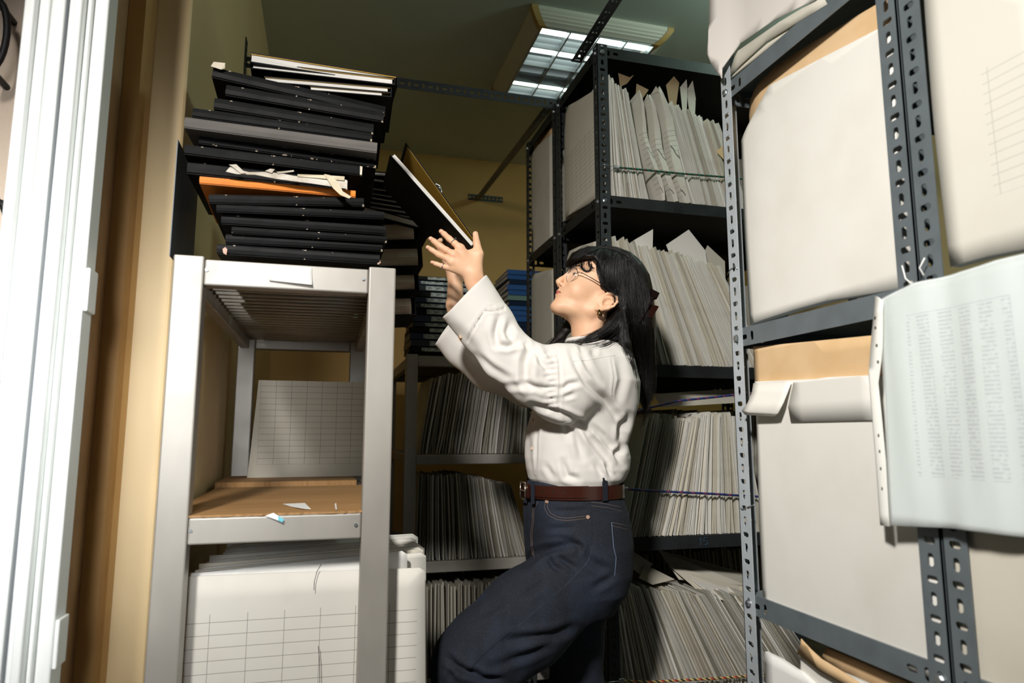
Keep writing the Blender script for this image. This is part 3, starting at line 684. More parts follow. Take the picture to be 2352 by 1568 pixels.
m_list.mix(brd*0.6, '9AA0B8')
wav = lambda a, b: 0.0035*math.sin(a*46+b*6)+0.002*math.sin(a*95-b*9)
op = [(2012, 690), (2100, 650), (2190, 628), (2352, 580), (2460, 545), (2470, 1260), (2352, 1234), (2200, 1214), (2050, 1206), (2030, 950)]
o = plate('printed_list', yz(op, XS), 'x', XS+0.003, 0.0008, m_list, wav, 0.02, sl)
m_clear = Mat('clear_plastic', 'F4FAF8', 0.16); m_clear.b.inputs['Alpha'].default_value = 0.25
o = plate('plastic_cover', yz(op, XS), 'x', XS-0.001, 0.0006, m_clear, wav, 0.02, sl)
st = [(2008, 680), (2016, 682), (2030, 690), (2026, 800), (2018, 880), (2040, 1060), (2052, 1208), (2022, 1206), (2008, 1000), (1998, 860), (2003, 760)]
m_strip = Mat('punched_strip', 'E6E6DE', 0.3); cc = m_strip.xyz(); z = cc[2]; y = cc[1]
zc = [P(2010, b, X=XS).z for b in (730, 753, 794, 832, 1000, 1036, 1075, 1120)]
hol = None
for k in zc:
    yc = P(2013 if k > 1.2 else 2024, 780 if k > 1.2 else 1040, X=XS).y
    d = ((z-k)*(z-k)*0.5+(y-yc)*(y-yc)).lt(0.0022**2); hol = d if hol is None else hol.max(d)
o = plate('punched_strip', yz(st, XS), 'x', XS-0.004, 0.0008, m_strip.mix(hol, '5A564C'), wav, 0.02, sl)
# white plastic ties above the sleeve
for i, (pts) in enumerate([[(2072, 610), (2080, 640), (2095, 652)], [(2124, 592), (2112, 615), (2122, 632)]]):
    o = MB().tube([P(a, b, X=0.925) for a, b in pts], 0.0012, 6).obj('plastic_tie', m_white, smooth=True)
    tag(o, ['white plastic tie on the rear post above the plastic sleeve', 'white plastic tie on the front post above the plastic sleeve'][i], 'tie')
# ---------- lower shelf of the left rack: folders facing the camera
rnd = random.Random(11)
g_front = grid_mat('gridded_front_card', 'E2DFD6', 0.0765, 0.0262, -0.30, 0.222, 0.30, 0.815, 0.0011, '8C8A82')
def cf(Y, tl, tr, label, mat, xl=None, bow=0.004):
    """folder facing the camera at depth Y with top-left and top-right corners given in the picture"""
    a, b = P(tl[0], tl[1], Y=Y), P(tr[0], tr[1], Y=Y)
    xl = a.x if xl is None else xl
    poly = [(a.x, a.z), (b.x-0.012, b.z), (b.x, b.z-0.008), (b.x+0.012, 0.305), (a.x-0.012, 0.305)]
    return tag(plate('paper_folder', poly, 'y', Y, 0.005, mat, lambda u, z, s=rnd.random()*6: bow*math.sin(u*6+s)+bow*0.6*math.sin(z*7+s), 0.06), label, 'folder')
cf(1.632, (427, 1325), (976, 1303), 'front white folder with a wide printed grid, bottom shelf of the left rack', g_front)
cf(1.648, (438, 1318), (935, 1264), 'white folder just behind the gridded front one, its right corner raised', m_white)
gl = 'folders standing behind the gridded one in the left rack'
for i in range(15):
    u = i/14; Y = 1.672+0.62*u
    cf(Y, (440+95*u+rnd.uniform(-6, 6)-(0 if i % 4 else 10), 1316-66*u+rnd.uniform(-3, 3)), (986-28*u-rnd.uniform(0, 14), 1268+rnd.uniform(-5, 5)-44*u), 'white paper folder standing among others behind the gridded front folder of the left rack', [m_paper, m_paper2, m_paper][i % 3], bow=0.0025)['group'] = gl
# strings
for (Y, pts, lb) in ((1.625, [(738, 1295), (728, 1312), (722, 1335), (721, 1355)], 'thin string hanging over the top of the gridded front folder'),
                     (1.622, [(731, 1483), (734, 1520), (735, 1600)], 'dark thread crease down the gridded front folder')):
    o = MB().tube([P(a, b, Y=Y) for a, b in pts], 0.0007, 5).obj('thread', m_ink, smooth=True); tag(o, lb, 'string')
# ---------- rows in the back racks (dim)
lb = 'dim greenish folder on the upper shelf of the back steel rack'
row(0.43, 0.96, 36, 3.16, 1.1065, lerp((0, .365), (.3, .40), (1, .385)), lerp((0, 9), (.5, 9), (1, 2)), lb, 'folders on the upper shelf of the back rack', 7)
row(0.425, 0.96, 36, 3.16, 0.6265, lerp((0, .385), (.4, .39), (1, .345)), lerp((0, 1), (.4, -4), (1, -16)), 'dim folder on the middle shelf of the back steel rack', 'folders on the middle shelf of the back rack', 8)
# the many folders deeper in the racks: one object of stuff
rs = random.Random(77); mbs = MB()
def fill(x0, x1, n, y, z, H, lean):
    for i in range(n):
        x = x0+(x1-x0)*(i+rs.uniform(-.2, .2))/(n-1); M = Matrix.Translation((x, y+rs.uniform(0, .015), z+0.002)) @ Matrix.Rotation(R(lean+rs.uniform(-1, 1)), 4, 'Y')
        g = rs.uniform(.003, .007); h = H*rs.uniform(.96, 1.02)
        mbs.box(-g/2, g/2, 0, 0.001, 0, h, M); mbs.box(-g/2, -g/2+0.001, 0.001, 0.36, 0, h, M); mbs.box(g/2-0.001, g/2, 0.001, 0.36, 0, h, M)
fill(0.425, 0.96, 36, 3.16, 0.1215, 0.40, -1)
for z in (2.07, 1.448, 0.842, 0.24): fill(1.0, 2.0, 60, 2.72, z, 0.46, -4 if z != 0.842 else 3)
o = mbs.obj('stored_paper_folders', m_paper3); tag(o, 'dim packed folders deeper in the racks behind the woman and above her knee', 'folders', kind='stuff')
# ================================================================== LEDGERS ON THE LEFT RACK
def worn_black(name, L, T, D, base='090A0B', amt=0.66, col='CDBFA6'):
    m = Mat(name, base, 0.55, spec=0.14); c = m.xyz(); x, y, z = c
    e = (z-T/2).abs().gt(T/2-0.0022)*y.lt(0.004)
    e2 = ((x-L/2).abs().gt(L/2-0.004))*(z-T/2).abs().gt(T/2-0.004)*y.lt(0.006)
    n = m.noise(46, 3, 0.6, stretch=(1, 1, 0.2)).gt(amt); n2 = m.noise(14, 2).gt(0.47)
    m.vary(18, '131516', 0.45, 0.7, 0.8, stretch=(1, 1, 3))
    m.mix((e*n).max(e2*n2), col)
    m.bump(m.noise(240, 2), 0.2, 0.0005); m.roughv(20, 0.42, 0.62); return m
def zoom1(p): return (380+p[0]/2.7032, 60+p[1]/2.7032)
def ledger(bl, br, th, Y, D, label, mat=None, pages=m_pages, spine=True, amt=0.66, name='ledger', par=None, foreonly=False, page_frac=1.0, lining=False, wl=True, cover_over=0.003):
    a, b = P(*zoom1(bl), Y=Y), P(*zoom1(br), Y=Y)
    d = b-a; L = d.length; ang = math.atan2(d.z, d.x); T = th/2.7032*Y/1550/0.965
    root = empty(name, a, (0, -ang, R(rl.uniform(-2, 2))), label=label, cat='ledger' if not foreonly else 'binder')
    m = mat or worn_black('worn_black_cloth', L, T, D, amt=amt); bt = 0.003
    if not foreonly:
        mb = MB(); mb.box(0, L, 0.003, D, 0, bt); mb.box(0, L, 0.003, D, T-bt, T)
        # rounded spine
        sec = [(0.004, 0), (0.0005, T*0.12), (-0.0012, T*0.5), (0.0005, T*0.88), (0.004, T)]
        v = [(0, y, z) for y, z in sec]+[(0, 0.006, T-bt), (0, 0.006, bt)]; v += [(L, y, z) for _, y, z in v]; n = 7
        mb.add(v, [(i, (i+1) % n, n+(i+1) % n, n+i) for i in range(n)]+[tuple(range(n)), tuple(range(2*n-1, n-1, -1))])
        mb.obj('cover', m, root, bevel=0.0)
        MB().box(0.004, L-0.004, 0.007, D-0.004, bt, T-bt).obj('page_block', pages, root)
    else:
        MB().box(0, L, 0, D, 0, 0.0022).obj('cover', m_black, root); MB().box(0, L, 0, D, T-0.0022, T).obj('cover', m_black, root)
        MB().box(L-0.002, L, 0.0, D, 0.0022, T-0.0022).obj('spine', m_black, root)
        MB().box(0.003, L*page_frac-0.004, 0.003, D-0.003, 0.0022, T*0.78 if lining else T-0.0025).obj('page_block', pages, root)
        if lining: MB().box(0.001, L-0.004, 0.0006, D-0.003, T*0.80, T*0.9).obj('lining', m_ochre, root)
    return root
rl = random.Random(21)
LED = [  # bottom-left, bottom-right (in the enlarged crop), thickness, forward offset, label
 ((318, 1412), (1328, 1482), 58, 0.000, 'bottom black ledger of the front stack, pink scuff marks at both ends'),
 ((372, 1345), (1350, 1393), 52, 0.006, 'black ledger second from the bottom of the front stack'),
 ((410, 1285), (1375, 1340), 40, -0.004, 'black ledger third from the bottom, with a pale scratch near its left end'),
 ((345, 1226), (1368, 1292), 56, 0.022, 'dark ledger fourth from the bottom, mostly in shadow'),
 ((315, 1150), (1358, 1202), 46, 0.006, 'black ledger fifth from the bottom, long with cream chips at its right corner'),
 ((270, 1098), (1235, 1112), 54, 0.000, 'shorter black ledger right under the orange one'),
 ((210, 975), (1181, 1056), 44, -0.002, 'bright orange ledger in the middle of the front stack'),
 ((132, 912), (1130, 1012), 72, 0.012, 'black ledger with a torn spine and loose tape, resting on the orange one'),
 ((115, 792), (1222, 926), 58, -0.012, 'black ledger with a cream worn right end, above the torn one'),
 ((205, 726), (1306, 884), 50, 0.014, 'black ledger with a chipped cream lower edge, under the grey one'),
 ((114, 628), (1310, 800), 66, -0.020, 'faded grey cloth ledger, the widest in the front stack'),
 ((165, 560), (1282, 716), 56, 0.006, 'black ledger directly on top of the faded grey one'),
 ((298, 508), (1290, 666), 66, 0.000, 'black ledger with a rubbed grey smear, above the one on the grey ledger'),
 ((370, 426), (1350, 606), 66, 0.008, 'black ledger with small cream chips, third from the top spines'),
 ((287, 315), (1362, 548), 66, 0.000, 'top black ledger with a white taped corner at its left end')]
leds = []
for i, (bl, br, th, dy, lb) in enumerate(LED):
    mt = None
    if i == 6: mt = m_orange
    if i == 10: mt = Mat('faded_grey_cloth', '6A6662', 0.85).vary(40, '5A5753', 0.4, 0.7, 0.8, stretch=(0.2, 1, 1))
    o = ledger(bl, br, th, Y1+0.012+dy, 0.30, lb, mt, amt=0.58 if i in (9,) else 0.655); leds.append(o)
# orange cover's long back cover seen from below
# torn spine paper and tape of ledger 8
def strip_on(par, pts, Y, mat, name, th=0.001):
    ps = [P(*zoom1(p), Y=Y) for p in pts]; mb = MB(); n = len(ps)
    v = [p+Vector((0, (0.0006 if i % 2 else -0.0012), 0)) for i, p in enumerate(ps)]
    mb.add(v, [tuple(range(n))]); o = mb.obj(name, mat, fix=False)
    bm = bmesh.new(); bm.from_mesh(o.data); bmesh.ops.triangulate(bm, faces=bm.faces); bm.to_mesh(o.data); bm.free()
    o.modifiers.new('s', 'SOLIDIFY').thickness = th
    bpy.context.view_layer.update(); o.parent = par; o.matrix_parent_inverse = par.matrix_world.inverted(); return o
m_torn = Mat('torn_paper', 'DAD4C8', 0.7).vary(30, 'B8AE9C', 0.4, 0.6, 1); m_tape = Mat('yellowed_tape', 'D8CBAE', 0.3)
strip_on(leds[7], [(375, 905), (400, 875), (430, 880), (470, 895), (520, 908), (640, 905), (740, 920), (800, 930), (900, 945), (1110, 950), (1130, 960), (1128, 1010), (1050, 1000), (900, 975), (800, 965), (690, 948), (560, 925), (440, 918)], Y1-0.008, m_torn, 'torn_spine_paper')
strip_on(leds[7], [(395, 862), (440, 858), (500, 915), (470, 915), (430, 885)], Y1-0.011, m_torn, 'torn_paper_curl')
strip_on(leds[7], [(620, 900), (650, 885), (680, 890), (660, 912)], Y1-0.011, m_torn, 'torn_paper_curl')
strip_on(leds[7], [(690, 905), (795, 895), (800, 905), (700, 915)], Y1-0.011, m_torn, 'torn_paper_curl')
strip_on(leds[7], [(820, 920), (985, 925), (1112, 935), (1110, 958), (1000, 950), (820, 932)], Y1-0.011, m_tape, 'tape_strip')
strip_on(leds[7], [(985, 920), (1020, 925), (1075, 970), (1100, 1025), (1155, 1060), (1140, 1070), (1085, 1050), (1040, 1005), (1010, 960)], Y1-0.014, m_tape, 'loose_tape')
m_cream = Mat('cream_cloth_tape', 'E2D8C2', 0.7)
strip_on(leds[14], [(282, 252), (300, 222), (372, 232), (368, 262), (345, 272)], Y1+0.004, m_cream, 'taped_corner')
m_pinkish = Mat('pink_scuff', 'D8AE9C', 0.7)
strip_on(leds[0], [(355, 1385), (372, 1372), (385, 1388), (378, 1420), (360, 1410)], Y1+0.006, m_pinkish, 'scuffed_corner')
strip_on(leds[0], [(1310, 1450), (1330, 1442), (1336, 1470), (1318, 1480)], Y1+0.006, m_pinkish, 'scuffed_corner')
strip_on(leds[8], [(1208, 870), (1222, 872), (1220, 924), (1208, 922)], Y1-0.004, m_cream, 'worn_corner')
# top binders with page edges towards the camera
TOPB = [((895, 398), (1402, 444), 30, 0.045, 0.9, 'lowest thin black binder on the very top of the ledger stack'),
        ((612, 345), (1404, 420), 36, 0.055, 0.98, 'thin black binder with white pages, second of the four topmost'),
        ((535, 262), (1424, 378), 46, 0.050, 0.99, 'black binder with ochre lining, third of the four topmost'),
        ((524, 222), (1446, 352), 62, 0.040, 0.99, 'topmost black binder with a thick wad of white pages')]
for bl, br, th, dy, fr, lb in TOPB:
    o = ledger(bl, br, th, Y1+0.012+dy, 0.28, lb, foreonly=True, pages=m_pagesw, page_frac=fr, lining=True, name='ring_binder')
for k, (yy, lb) in enumerate(((1.885, 'added black ledger closing off light through the slats behind the front stack'), (2.46, 'added black ledger closing off light at the very back of the top slats'))):  # unseen ledgers added so no light falls through the slats
    r0 = empty('ledger', (-0.25, yy, 1.5905), (0, 0, R(-1)), label=lb, cat='ledger')
    mb = MB().box(0, 0.36, 0, 0.255, 0, 0.003); mb.box(0, 0.36, 0, 0.255, 0.021, 0.024); mb.box(0, 0.36, 0, 0.004, 0.003, 0.021); mb.obj('cover', m_black, r0)
    MB().box(0.004, 0.356, 0.005, 0.25, 0.0032, 0.0208).obj('page_block', m_pages, r0)
# grey-blue folder leaning beside the stack at the wall
o = MB().box(-0.345, -0.343, 1.60, 1.86, 1.59, 1.86).obj('grey_folder', Mat('blue_grey_card', '5E6A72', 0.5), rot=None)
tag(o, 'dark blue-grey folder pressed upright against the left wall beside the ledgers', 'folder')
# ---------- second stack behind, fore-edges showing
def z6(p): return (860+p[0]/4.128, 380+p[1]/4.128)
def binder(bl, br, th, Y, D, label, pages=m_pages, bt=0.0025, cov=m_black, yaw=0, over=0.008, lab='ring_binder', bulge=0.0):
    a, b = P(bl[0], bl[1], Y=Y), P(br[0], br[1], Y=Y); d = b-a; L = d.length; ang = math.atan2(d.z, d.x)
    T = th*Y/1550/0.965
    root = empty(lab, a, (0, -ang, yaw), label=label, cat='binder')
    MB().box(-0.006, L+over, -0.004, D, -bt, 0).obj('cover', cov, root, bevel=0.0008)
    MB().box(-0.006, L+over, -0.004, D, T, T+bt).obj('cover', cov, root, bevel=0.0008)
    MB().box(L+over-bt, L+over, -0.003, D, 0.0002, T-0.0002).obj('spine', cov, root)
    mb = MB(); V = []; F = []; n = 10
    for i in range(n+1):
        u = i/n; k = bulge*math.sin(math.pi*u*0.9)
        for (y, z) in ((0.0+0.003*u, 0.0005+k*0.2), (0.0+0.004*math.sin(5*u), T*0.5), (0.002, T-0.0005-0.004*(1-u)*bulge*50), (D-0.005, T-0.001), (D-0.005, 0.0005)): V.append((0.001+(L-0.004)*u, y, z))
    for i in range(n):
        for k in range(5): F.append((i*5+k, i*5+(k+1) % 5, i*5+5+(k+1) % 5, i*5+5+k))
    F += [(4, 3, 2, 1, 0), tuple(n*5+k for k in range(5))]
    mb.add(V, F); mb.obj('page_block', pages, root); return root
thick = [((100, 712), (388, 700), 150, 'thick binder with wavy page edges, highest of the four fat ones behind the ledgers'),
         ((60, 955), (425, 948), 165, 'fattest binder in the pile behind the ledgers, beside the fingertips'),
         ((100, 1185), (392, 1175), 140, 'fat binder just above the top corner of the steel post'),
         ((90, 1420), (362, 1408), 150, 'lowest fat binder of the pile behind the steel post')]
YS = 2.16
for bl, br, th, lb in thick:
    a, b = z6(bl), z6(br); a = (a[0]-70, a[1]+1)
    binder(a, b, th/4.128, YS, 0.26, lb, bt=0.004, over=0.012, bulge=0.0)
thin = [((20, 92), (130, 105), 32), ((20, 140), (150, 170), 26), ((20, 225), (230, 262), 20), ((20, 262), (240, 318), 18), ((20, 305), (300, 372), 22), ((20, 352), (340, 420), 22), ((20, 395), (390, 470), 24), ((20, 440), (420, 510), 20)]
for i, (bl, br, th) in enumerate(thin):
    a, b = z6(bl), z6(br); a = (a[0]-60, a[1]-5)
    o = binder(a, b, th/4.128, YS-0.01+0.006*(i % 3), 0.24, 'thin black binder with pale page edges in the pile behind the ledgers', pages=m_pagesw if i != 2 else m_pages)
    o['group'] = 'thin binders piled behind the ledgers'
a, b = z6((60, 470)), z6((512, 612)); o = binder((a[0]-40, a[1]-6), b, 13, YS-0.02, 0.22, 'black binder sticking out to the right, page edge slanting towards the raised hand', pages=m_pagesw)
# ---------- stack of labelled binders on the back rack
m_lab = Mat('faded_label', 'C8D4D0', 0.3).vary(50, '7E8C8A', 0.4, 0.62, 1.0, stretch=(1, 1, 1.5))
m_teal = Mat('dark_teal_cloth', '16242A', 0.35); m_navy = Mat('navy_cloth', '162A44', 0.35); m_blue = Mat('blue_cloth', '2C5C96', 0.4); m_sea = Mat('sea_green_cloth', '6A8C82', 0.5)
ys = [808, 795, 779, 763, 750, 738, 722, 706, 694, 681, 667, 652, 642, 632]
rr = random.Random(4)
for i in range(13):
    y1, y0 = ys[i], ys[i+1]; Y = 3.18+rr.uniform(-0.006, 0.01)
    xl = 944+rr.uniform(-5, 6); a, b = P(xl, y1-1, Y=Y), P(xl, y0, Y=Y); L = 0.30; T = b.z-a.z-0.0006
    root = empty('binder', (a.x, Y, a.z), (0, 0, R(rr.uniform(-2, 2))), label='dark binder with a smudged white spine label in the pile on the back rack', cat='binder', group='labelled binders piled on the back rack')
    MB().box(0, L, 0, 0.24, 0, T).obj('cover', [m_black, m_teal, m_navy][i % 3], root, bevel=0.002)
    lx = rr.uniform(0.05, 0.10)
    MB().box(lx, L-0.02, -0.0008, -0.0001, T*0.15, T*0.85).obj('spine_label', m_lab, root)
ys = [845, 831, 818, 805, 792, 778, 764, 750, 738, 724, 712, 701, 689, 677, 665, 652, 641, 630, 618]
for i in range(18):
    y1, y0 = ys[i], ys[i+1]; Y = 3.55+rr.uniform(-0.01, 0.01)
    xl = 1168+rr.uniform(-3, 3); a, b = P(xl, y1-1, Y=Y), P(xl, y0, Y=Y); T = b.z-a.z-0.0008
    mm = m_sea if i == 12 else (m_blue if i > 6 and i % 4 != 3 else m_navy)
    root = empty('blue_book', (a.x, Y, a.z), (0, 0, R(rr.uniform(-1.5, 1.5))), label='sea-green book among the blue ones on the back rack' if i == 12 else 'blue cloth book in the pile beside the dark slotted post at the back', cat='book')
    if i != 12: root['group'] = 'blue books piled on the back rack'
    mb = MB().box(0, 0.24, 0.003, 0.33, 0, 0.0025); mb.box(0, 0.24, 0.003, 0.33, T-0.0025, T); mb.box(0, 0.24, 0, 0.004, 0, T)
    mb.obj('cover', mm, root); MB().box(0.004, 0.236, 0.0042, 0.325, 0.0026, T-0.0026).obj('page_block', m_pages, root)
# ================================================================== THE WOMAN: implicit surfaces meshed with surface nets
def smin(a, b, k):
    h = np.clip(0.5+0.5*(b-a)/k, 0, 1); return b*(1-h)+a*h-k*h*(1-h)
def smax(a, b, k): return -smin(-a, -b, k)
def sph(p, c, r): return np.sqrt(((p-np.array(c, np.float32))**2).sum(-1))-r
def ell(p, c, r, rot=None):
    q = p-np.array(c, np.float32)
    if rot is not None: q = q @ np.array(rot, np.float32)
    r = np.array(r, np.float32); k0 = np.sqrt(((q/r)**2).sum(-1)); k1 = np.sqrt(((q/(r*r))**2).sum(-1))+1e-9
    return k0*(k0-1)/k1
def cone(p, a, b, ra, rb, sy=None):
    a = np.array(a, np.float32); b = np.array(b, np.float32); q = p-a; d = b-a
    if sy: q = q*np.array([1, sy, 1], np.float32); d = d*np.array([1, sy, 1], np.float32)
    t = np.clip((q@d)/(d@d), 0, 1); return np.sqrt(((q-t[..., None]*d)**2).sum(-1))-(ra+(rb-ra)*t)
def chain(p, pts, rs, k=0.01, sy=None):
    d = None
    for i in range(len(pts)-1):
        e = cone(p, pts[i], pts[i+1], rs[i], rs[i+1], sy); d = e if d is None else (smin(d, e, k) if k else np.minimum(d, e))
    return d
def loft(p, zs, cx, cy, a, b, pw=2.2):
    z = p[..., 2]; f = lambda v: np.interp(z, zs, v).astype(np.float32)
    A, B = f(a), f(b); q = ((np.abs((p[..., 0]-f(cx))/A))**pw+(np.abs((p[..., 1]-f(cy))/B))**pw)**(1/pw)
    d = (q-1)*np.minimum(A, B)
    return np.maximum(d, np.maximum(z-zs[-1], zs[0]-z))
def mesh_sdf(fn, lo, hi, h, project=2):
    lo = np.array(lo, float); n = np.ceil((np.array(hi)-lo)/h).astype(int)+1
    ax = [(lo[i]+h*np.arange(n[i])).astype(np.float32) for i in range(3)]
    vals = np.empty(n, np.float32)
    step = 24
    for i in range(0, n[0], step):
        g = np.stack(np.meshgrid(ax[0][i:i+step], ax[1], ax[2], indexing='ij'), -1); vals[i:i+step] = fn(g)
    s = vals < 0
    c = np.zeros(tuple(n-1)+(3,), np.float32); cnt = np.zeros(tuple(n-1), np.float32)
    def sl(o): return tuple(slice(o[k], n[k]-1+o[k]) for k in range(3))
    corners = [(i, j, k) for i in (0, 1) for j in (0, 1) for k in (0, 1)]
    for a in corners:
        for d in range(3):
            if a[d] == 0:
                b = list(a); b[d] = 1; b = tuple(b)
                va, vb = vals[sl(a)], vals[sl(b)]; m = (va < 0) != (vb < 0)
                t = np.where(m, va/(va-vb+1e-20), 0)
                for k in range(3): c[..., k] += np.where(m, a[k]+(t if k == d else 0), 0)
                cnt += m
    act = cnt > 0; idx = -np.ones(tuple(n-1), np.int64); ii = np.argwhere(act); idx[act] = np.arange(len(ii))
    V = (c[act]/cnt[act][:, None]+ii)*h+lo
    F = []
    for d in range(3):
        u, v = (d+1) % 3, (d+2) % 3
        a = np.take(s, range(0, n[d]-1), axis=d); b = np.take(s, range(1, n[d]), axis=d)
        e = np.argwhere(a != b); e = e[(e[:, u] > 0) & (e[:, v] > 0) & (e[:, u] < n[u]-1) & (e[:, v] < n[v]-1)]
        fl = s[tuple(e.T)]
        def g(du, dv):
            q = e.copy(); q[:, u] -= du; q[:, v] -= dv; return idx[tuple(q.T)]
        Q = np.stack([g(1, 1), g(0, 1), g(0, 0), g(1, 0)], 1); Q[~fl] = Q[~fl][:, ::-1]; F.append(Q)
    F = np.concatenate(F)
    V = V.astype(np.float32); e = h*0.5
    for _ in range(project):
        f0 = fn(V); G = np.stack([(fn(V+np.eye(3, dtype=np.float32)[k]*e)-fn(V-np.eye(3, dtype=np.float32)[k]*e))/(2*e) for k in range(3)], -1)
        L = (G**2).sum(-1)+1e-6; V = V-np.clip(f0/L, -h, h)[:, None]*G*0.8
    return V, F
def np_obj(name, V, F, mat, parent=None, smooth=True, weights=None):
    me = bpy.data.meshes.new(name); me.from_pydata([tuple(map(float, v)) for v in V], [], [tuple(map(int, f)) for f in F]); me.update()
    if smooth: me.polygons.foreach_set('use_smooth', [True]*len(me.polygons))
    if mat: me.materials.append(mat.m)
    o = bpy.data.objects.new(name, me); COL.objects.link(o)
    if parent is not None: o.parent = parent
    return o
def normals(V, F):
    N_ = np.zeros_like(V); a = V[F[:, 0]]; b = V[F[:, 1]]; c = V[F[:, 2]]; d = V[F[:, 3]]
    fn = np.cross(c-a, d-b)
    for k in range(4): np.add.at(N_, F[:, k], fn)
    return N_/(np.linalg.norm(N_, axis=1)[:, None]+1e-12)
def smooth_mesh(V, F, it=1, lam=0.5):
    for _ in range(it):
        S = np.zeros_like(V); C = np.zeros(len(V))
        for a, b in ((0, 1), (1, 2), (2, 3), (3, 0)):
            np.add.at(S, F[:, a], V[F[:, b]]); np.add.at(S, F[:, b], V[F[:, a]]); np.add.at(C, F[:, a], 1); np.add.at(C, F[:, b], 1)
        V = V+lam*(S/C[:, None]-V)
    return V
cF, cR, cU = np.array(FW), np.array(RT), np.array(UP)
def proj(V):
    d = V-np.array(CAM); D = d@cF; return np.stack([CX+FPX*(d@cR)/D, CY-FPX*(d@cU)/D], 1)
def pdist(p, pts):
    best = np.full(len(p), 1e9); tt = np.zeros(len(p)); L = 0; tot = sum(math.dist(a, b) for a, b in zip(pts, pts[1:]))
    for a, b in zip(pts, pts[1:]):
        a = np.array(a, float); b = np.array(b, float); d = b-a; l = np.linalg.norm(d)
        t = np.clip(((p-a)@d)/(d@d), 0, 1); q = np.linalg.norm(p-a-t[:, None]*d, axis=1)
        m = q < best; best[m] = q[m]; tt[m] = (L+t[m]*l)/tot; L += l
    return best, tt
def crease(V, F, folds, ymax=None):
    """press folds into cloth: each fold is a line seen on the near side, with width and depth"""
    N_ = normals(V, F); p = proj(V); vd = V-np.array(CAM); vd /= np.linalg.norm(vd, axis=1)[:, None]
    face = np.clip(-(N_*vd).sum(1)*2.5, 0, 1)
    if ymax is not None: face = face*(V[:, 1] < ymax)
    D = np.zeros(len(V))
    for pts, w, amp in folds:
        d, t = pdist(p, pts); tp = np.sin(np.pi*np.clip(t*0.94+0.03, 0, 1))**0.6
        amp = amp*1.45
        D += amp*tp*np.exp(-(d/w)**2)-amp*0.45*tp*np.exp(-((d-w*1.9)/(w*0.9))**2)
    return V-N_*(D*face)[:, None]
YC = 1.88; TL = R(27)
O = P(1381, 694, Y=YC-0.07); O = np.array((O.x, YC, O.z))
Fv = np.array((-math.cos(TL), 0, math.sin(TL))); Lv = np.array((0, -1.0, 0)); Uv = np.array((math.sin(TL), 0, math.cos(TL)))
HM = np.stack([Fv, Lv, Uv], 1)         # local -> world
def h2w(q): return np.asarray(q)@HM.T+O
def w2h(q): return (np.asarray(q)-O)@HM
def hp(px, py, l=0.0):
    w = P(px, py, Y=YC-l); return w2h((w.x, w.y, w.z))
def W(px, py, Y): v = P(px, py, Y=Y); return np.array((v.x, v.y, v.z))
m_skin = Mat('skin', 'EDC09C', 0.52)
m_skin.vary(30, 'E4B08C', 0.4, 0.7, 0.6); m_skin.b.inputs['Subsurface Weight'].default_value = 0.25
m_skin.b.inputs['Subsurface Radius'].default_value = (0.02, 0.008, 0.004); m_skin.b.inputs['Subsurface Scale'].default_value = 0.25
m_lip = Mat('lips', 'C9786A', 0.4); m_brow = Mat('eyebrow_hair', '2A1C16', 0.7)
m_hair = Mat('black_hair', '100C0A', 0.36, spec=0.5)
m_shirt = Mat('white_shirt_cotton', 'DEDAD4', 0.85)
m_shirt.bump(m_shirt.noise(900, 2), 0.12, 0.0004)
